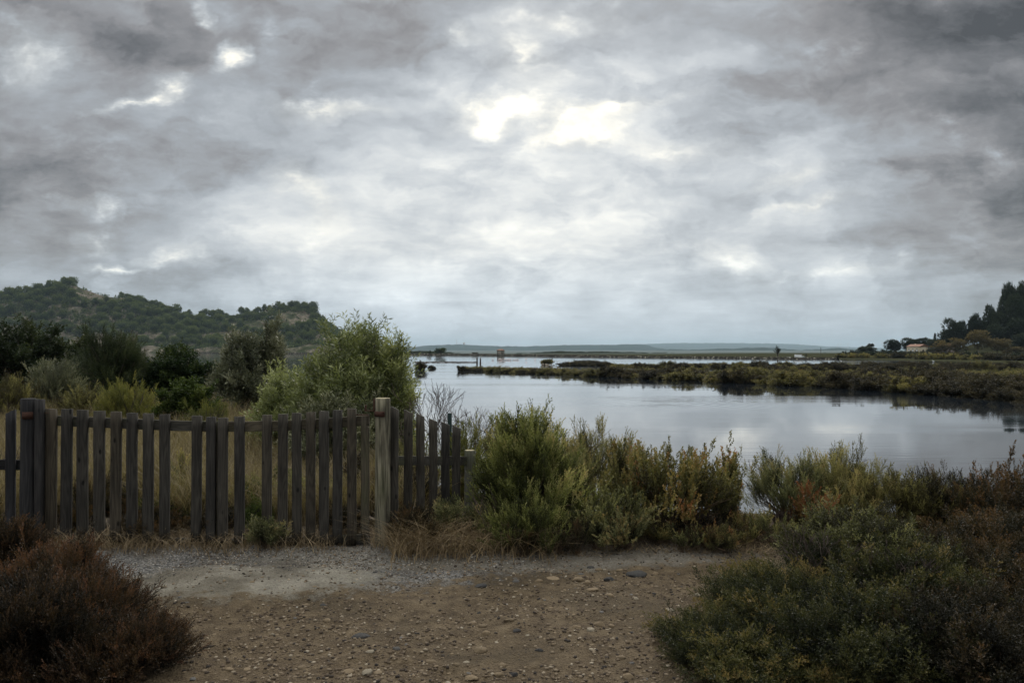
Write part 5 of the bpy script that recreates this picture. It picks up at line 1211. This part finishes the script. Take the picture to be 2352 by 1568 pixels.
# ------------------------------------------------------------------ field behind the fence
def blades(name, label, cat, n, region, h0, h1, w_, mat, seed, lean=.28, seg=3, zoff=0.0):
    r = np.random.RandomState(seed); x, y = region(r, n); n = len(x); h = r.uniform(h0, h1, n) * (1 + .5 * fbm(x * 1.3, y * 1.3, 3))
    az = r.uniform(0, 6.28, n); tx, ty = r.normal(0, lean, n) * h, r.normal(0, lean, n) * h
    tt = np.linspace(0, 1, seg + 1); z0 = ground_h(x, y) + zoff
    C = np.stack([x[:, None] + tx[:, None] * tt ** 2, y[:, None] + ty[:, None] * tt ** 2, z0[:, None] + h[:, None] * tt * (1 - .18 * tt)], -1)
    wd = w_ * r.uniform(.6, 1.3, n)[:, None] * (1 - .75 * tt); s = np.stack([np.cos(az)[:, None] * wd, np.sin(az)[:, None] * wd, 0 * wd], -1)
    V = np.stack([C - s, C + s], 2).reshape(n, -1, 3); k = V.shape[1]
    q = np.array([(2 * i, 2 * i + 1, 2 * i + 3, 2 * i + 2) for i in range(seg)]); Q = (q[None] + (np.arange(n) * k)[:, None, None]).reshape(-1, 4)
    o = put(name, quads_mesh(name, V.reshape(-1, 3), Q, mat, np.repeat(np.clip(r.normal(.5, .25, n), 0, 1), k))); return tag(o, label, cat, kind='stuff')
def field(r, n):
    y = 7.3 + 17 * r.rand(n) ** 1.5; x = y * r.uniform(-.72, -.10, n)
    keep = (shore(x) - y > 3) & (fbm(x * .5, y * .5, 2) > -.33); return x[keep], y[keep]
blades('dry_grass', 'tall dry tan grass filling the field behind the gate', 'grass', 52000, field, .30, .62, .0045, L['drygrass'], 51, .30)
def foot(r, n):
    px = r.uniform(60, 1300, n); Y = 6.78 + np.where(px > 900, (px - 900) / 180 * .1, 0) + r.normal(0, .16, n); x = (px - CX) / F * Y
    keep = vnoise(x * 3.1, x * 0 + 8) + r.uniform(-.2, .2, n) > -.16; return x[keep], Y[keep]
blades('dry_weeds', 'thin dry stalks tangled along the foot of the fence', 'weeds', 6500, foot, .02, .17, .0028, L['weeds'], 52, .8, 5)
blades('dry_weeds', 'dry bent grass and stalks below the sloping pickets', 'weeds', 2200, lambda r, n: (-.95 + 1.3 * r.rand(n) ** 1.5, r.normal(6.58, .17, n)), .08, .34, .0034, L['weeds'], 53, .9, 6)
blades('leaf_litter', 'short dry litter under the waterside bushes', 'weeds', 6000, lambda r, n: (r.uniform(.2, 3.6, n), r.uniform(6.35, 7.3, n)), .01, .05, .003, L['weeds'], 54, 1.6, 2)
GF = 'plants right behind the fence'
rt = random.Random(31)
for k in range(15):
    px = 1215 + 40 * k + rt.uniform(-12, 12); Y = 6.42 + .02 * k * (k < 9) + (.28 if k > 11 else 0) + rt.uniform(-.06, .1)
    shrub('low_tuft', 'low tuft spilling onto the path edge ' + ('at the foot of the tall green shrub' if px < 1300 else 'at the foot of the grey-green low shrub' if px < 1450 else 'under the spiky rusty green bush' if px < 1690 else 'beside the gap to the shore'), 'tuft', px, Y, HY + (EYE - rt.uniform(.13, .26)) * F / Y, rt.uniform(60, 105), rt.choice(['greygreen', 'darkbrown', 'darkbrown', 'green'] if k < 4 else ['greygreen', 'darkbrown', 'rusty']), 900 + k, n=110, kind=rt.choice(['shoot', 'fan', 'spike']), ln=.10, stems=26, inner=.15, group='low tufts along the path edge', thick=.003, up=.7)
for k, (lb, px, Y, tp_, wd_, mt, kd) in enumerate([
        ('dark low scrub at the foot of the gate, behind the sixth to eighth pickets', 350, 7.05, 1185, 120, 'darkbrown', 'fan'),
        ('dark low scrub at the foot of the gate middle', 500, 7.0, 1195, 120, 'darkbrown', 'fan'),
        ('dark low scrub behind the last pickets of the right gate leaf', 790, 7.0, 1190, 130, 'darkbrown', 'shoot'),
        ('dark low scrub behind the first left pickets', 150, 7.15, 1180, 130, 'darkbrown', 'shoot'),
        ('brown twiggy herb behind the second and third left pickets', 215, 7.5, 1110, 110, 'darkbrown', 'shoot'),
        ('dark brown herb low behind the fourth and fifth left pickets', 290, 7.6, 1130, 120, 'darkbrown', 'shoot'),
        ('yellowish green herb behind the gap left of the gate middle', 420, 7.9, 1100, 90, 'greygreen', 'fan'),
        ('green leafy herb low in the gap left of the gate middle', 410, 7.5, 1165, 130, 'bright', 'fan'),
        ('tall yellowish weed in the gap left of the gate middle', 418, 8.4, 1050, 40, 'olivetan', 'spike'),
        ('green leafy herb behind the gap right of the gate middle', 580, 7.7, 1120, 120, 'green', 'fan'),
        ('dark green herb at the foot of the gap right of the gate middle', 590, 7.3, 1170, 90, 'bright', 'fan'),
        ('light green herb behind the right gate leaf', 680, 8.0, 1100, 120, 'green', 'fan'),
        ('green herb behind the pickets left of the pale post', 770, 8.1, 1110, 130, 'green', 'fan'),
        ('reddish brown weed seen between the last gate pickets', 815, 8.3, 1055, 70, 'red', 'fan'),
        ('brown tangled weed right behind the pale post', 870, 7.6, 1090, 60, 'darkbrown', 'shoot'),
        ('dark brambly growth behind the sloping pickets', 970, 7.7, 1080, 130, 'darkbrown', 'fan'),
        ('brown green scrub behind the top of the sloping pickets', 960, 8.3, 1010, 120, 'greygreen', 'shoot'),
        ('grey-green trailing sprays in front of the sloping pickets', 1025, 6.85, 1165, 90, 'greygreen', 'fan'),
        ('green drooping sprays between fence and tall green shrub', 1100, 6.8, 1178, 80, 'greygreen', 'fan'),
        ('small green weed at the foot of the gate middle', 610, 6.62, 1225, 50, 'greygreen', 'fan'),
        ('brown low tangle at the foot of the sloping pickets', 960, 6.7, 1190, 120, 'darkbrown', 'shoot')]):
    shrub('herb', lb, 'herb', px, Y, tp_, wd_, mt, 200 + k, n=int(120 + wd_ * 2.2), kind=kd, ln=.13, stems=26, group=GF, thick=.003, up=.8)
for k, (lb, px, Y, tp_, wd_, mt, kd, kw) in enumerate([
        ('dark_tree|large dark rounded tree at the left edge', 50, 25, 752, 190, 'tamarisk', 'coarse', dict(trunk=.4, ln=.30, n=1500)),
        ('dark_tree|dark tree filling the gap behind the grey-green bush', 165, 30, 790, 120, 'tamarisk', 'coarse', dict(trunk=.3, ln=.30, n=800)),
        ('tamarisk_bush|round grey-green bush left of the pointed tree', 130, 20, 832, 130, 'oliveshade', 'shoot', dict(ln=.30, n=1100)),
        ('pointed_tree|grey-green tree with a pointed top left of centre', 258, 24, 768, 150, 'tamarisk', 'shoot', dict(trunk=.3, ln=.42, n=1700, lumps=.3)),
        ('tamarisk_bush|dim bush between the round bush and the pointed tree', 205, 27, 815, 110, 'tamarisk', 'shoot', dict(ln=.36, n=800)),
        ('round_tree|dense dark green tree behind the bright green bush', 408, 25, 806, 150, 'oak', 'broad', dict(trunk=.3, ln=.24, n=2200, lumps=.35)),
        ('brown_bush|brownish bush low at the left edge above the fence', 25, 17, 872, 130, 'olivetan', 'shoot', dict(ln=.26, n=700, tbase=-.1)),
        ('brown_bush|dull brown bush left of the yellow broom', 190, 18, 900, 110, 'olivetan', 'shoot', dict(ln=.26, n=600, tbase=-.1)),
        ('broom_bush|bright yellow-green broom bush behind the gate', 300, 16.5, 885, 150, 'yellow', 'shoot', dict(ln=.22, n=1100, up=1.1, tbase=.35)),
        ('green_bush|rounded fresh green bush right of the yellow broom', 430, 16, 884, 132, 'bright', 'broad', dict(ln=.17, n=1500, tbase=.35)),
        ('yellow_weeds|yellowish weeds in front of the fresh green bush', 480, 14.5, 930, 120, 'yellow', 'shoot', dict(ln=.18, n=420, up=1.2, tbase=.0)),
        ('far_bush|small dark bush with bare twigs at the water edge', 302, 33, 770, 34, 'marshdark', 'shoot', dict(ln=.4, n=180)),
        ('far_bush|low green bushes at the water edge right of the dark tree', 480, 30, 838, 60, 'tamarisk', 'shoot', dict(ln=.3, n=400))]):
    nm, lb = lb.split('|'); kw.setdefault('stems', 80); n_ = kw.pop('n')
    shrub(nm, lb, 'tree' if 'tree' in nm else 'bush', px, Y, tp_, wd_, mt, 260 + k, n=n_, kind=kd, thick=.02, group='trees and bushes of the field', wood='bark', **kw)
shrub('olive_tree', 'grey-green olive tree with visible dark trunk behind the gate middle', 'olive tree', 556, 19, 785, 130, 'oliveshade', 301, n=2400, kind='olive', ln=.30, stems=70, trunk=.45, thick=.02, group='olive trees', wood='bark', up=1.0, inner=.3, lumps=.3)
shrub('olive_tree', 'upper right crown of the olive tree behind the gate, taller and darker', 'olive tree', 622, 19.6, 752, 88, 'oliveshade', 302, n=1300, kind='olive', ln=.30, stems=50, trunk=.5, thick=.018, group='olive trees', wood='bark', up=1.3, lumps=.35)
shrub('olive_tree', 'large bright olive tree rising above the right gate leaf', 'olive tree', 818, 11.5, 762, 262, 'olive', 303, n=5600, kind='olive', ln=.25, stems=150, trunk=.25, thick=.014, group='olive trees', wood='bark', up=.9, inner=.25, lumps=.22)
shrub('olive_tree', 'right side growth of the large olive tree leaning over the water', 'olive tree', 905, 11.3, 800, 110, 'olive', 304, n=1500, kind='olive', ln=.24, stems=60, trunk=.2, thick=.010, group='olive trees', wood='bark', up=.7, inner=.25, lumps=.3)
shrub('olive_tree', 'low light green olive growth left of the large olive tree', 'olive tree', 668, 12.2, 862, 150, 'olive', 305, n=1900, kind='olive', ln=.23, stems=70, trunk=.15, thick=.010, group='olive trees', wood='bark', up=.9, tbase=.45, inner=.25)
shrub('olive_tree', 'shaded lower skirt of the large olive tree behind the pickets', 'olive tree', 780, 10.6, 920, 230, 'oliveshade', 306, n=2200, kind='olive', ln=.22, stems=80, trunk=.1, thick=.010, group='olive trees', wood='bark', up=.6, tbase=.25)  # skirt takes the darker leaves, so its shade is in the colour

# ------------------------------------------------------------------ dead branching shrubs
def dead_shrub(px, Y, top, width, seed, label, zb=None, n0=5, depth=5, thick=.009, lean=0.0):
    r = random.Random(seed); x = X(px, Y); zg = float(ground_h(x, Y)) - .03 if zb is None else zb; H = Z(top, Y) - zg; W2 = width / 2 / F * Y
    segs = []
    def grow(p, d, ln, rad, lv):
        pts = [p]; q = p.copy(); dd = d.copy()
        for _ in range(4):
            dd = (dd + Vector((r.gauss(0, .13), r.gauss(0, .13), r.gauss(.02, .10)))).normalized(); q = q + dd * ln / 4; pts.append(q.copy())
        segs.append((pts, rad)); 
        if lv == 0: return
        for k in range(r.choice((2, 2, 3))):
            i = 4 if k == 0 else r.choice((2, 3, 4)); a = r.uniform(0, 6.28); sp_ = r.uniform(.3, .65)
            nd = (dd + Vector((math.cos(a) * sp_, math.sin(a) * sp_, r.uniform(-.05, .3)))).normalized()
            grow(pts[i], nd, ln * r.uniform(.62, .85), rad * .66, lv - 1)
    for k in range(n0):
        a = r.uniform(0, 6.28); s_ = r.uniform(.1, .5) * W2 / H * 1.6
        grow(Vector((r.gauss(0, .03), r.gauss(0, .03), 0)), Vector((math.cos(a) * s_ + lean, math.sin(a) * s_, 1)).normalized(), H * .34, thick * r.uniform(.7, 1), depth)
    P_ = np.array([[tuple(v) for v in s[0]] for s in segs]); mx = P_[:, :, 2].max(); P_ *= H / mx
    rd = np.array([[s[1] * (1 - .09 * i) for i in range(5)] for s in segs]); rd = np.maximum(rd, .0016)
    tp = tubes(P_, rd, 5); return tag(put('dead_shrub', quads_mesh('dead_shrub', tp[0], tp[1], L['deadwood']), None, (x, Y, zg)), label, 'dead shrub', 'bare dead shrubs')
dead_shrub(990, 8.8, 868, 90, 1, 'tall bare branching shrub right of the tall pale post')
dead_shrub(1055, 8.9, 905, 80, 3, 'second bare branching shrub around the metal stake', lean=.1)
dead_shrub(1280, 8.3, 968, 60, 5, 'bare twigs sticking up behind the tall green shrub', n0=3, depth=4)
dead_shrub(1352, 8.5, 1000, 50, 7, 'small bare twigs above the olive tan shrub', n0=3, depth=4)
dead_shrub(1775, 7.7, 1048, 60, 9, 'thin dark bare twig beside the gap to the shore', n0=2, depth=4)
dead_shrub(1955, 7.9, 1040, 80, 11, 'bare curled twigs above the green-topped shrub', n0=4, depth=4)
dead_shrub(2085, 7.6, 1085, 70, 13, 'bare twigs above the olive brown shrub', n0=3, depth=4)
dead_shrub(2250, 7.0, 1090, 110, 15, 'bare crooked twigs near the right edge', n0=4, depth=4)
dead_shrub(1600, 6.9, 1150, 220, 17, 'tangle of bare stems under the spiky bush', n0=9, depth=4, thick=.008)
dead_shrub(1790, 7.1, 1160, 150, 19, 'tangle of bare stems right of the gap', n0=7, depth=4)
dead_shrub(1130, 6.6, 1105, 90, 21, 'long pale dry stems in front of the tall green shrub', n0=3, depth=2, thick=.004)
dead_shrub(2060, 4.7, 1255, 200, 31, 'thin bare twigs poking out of the middle of the large lower right bush', n0=6, depth=4, thick=.004)
dead_shrub(1880, 5.1, 1205, 150, 33, 'thin bare twigs near the peak of the large lower right bush', n0=4, depth=4, thick=.004)
dead_shrub(1760, 4.3, 1425, 220, 35, 'thin bare twigs at the left tip of the large lower right bush', n0=5, depth=4, thick=.0035)
dead_shrub(170, 4.5, 1320, 240, 37, 'thin bare twigs poking out of the reddish lower left bush', n0=6, depth=4, thick=.0035)
dead_shrub(55, 8.5, 1000, 120, 23, 'bare thin twigs behind the left gate post', n0=5, depth=4, thick=.005)

# ------------------------------------------------------------------ haze
V, Q = box(-16800, 16800, -90, 25800, -5.5, 290)
m, t, o = new_mat('haze_air')
pv = t.new('ShaderNodeVolumePrincipled'); pv.inputs['Color'].default_value = (.66, .86, 1.0, 1); pv.inputs['Density'].default_value = 5e-5; pv.inputs['Anisotropy'].default_value = .2
t.l.new(pv.outputs[0], o.inputs['Volume'])
hz = put('haze', quads_mesh('haze', V, Q, m)); tag(hz, kind='stuff')
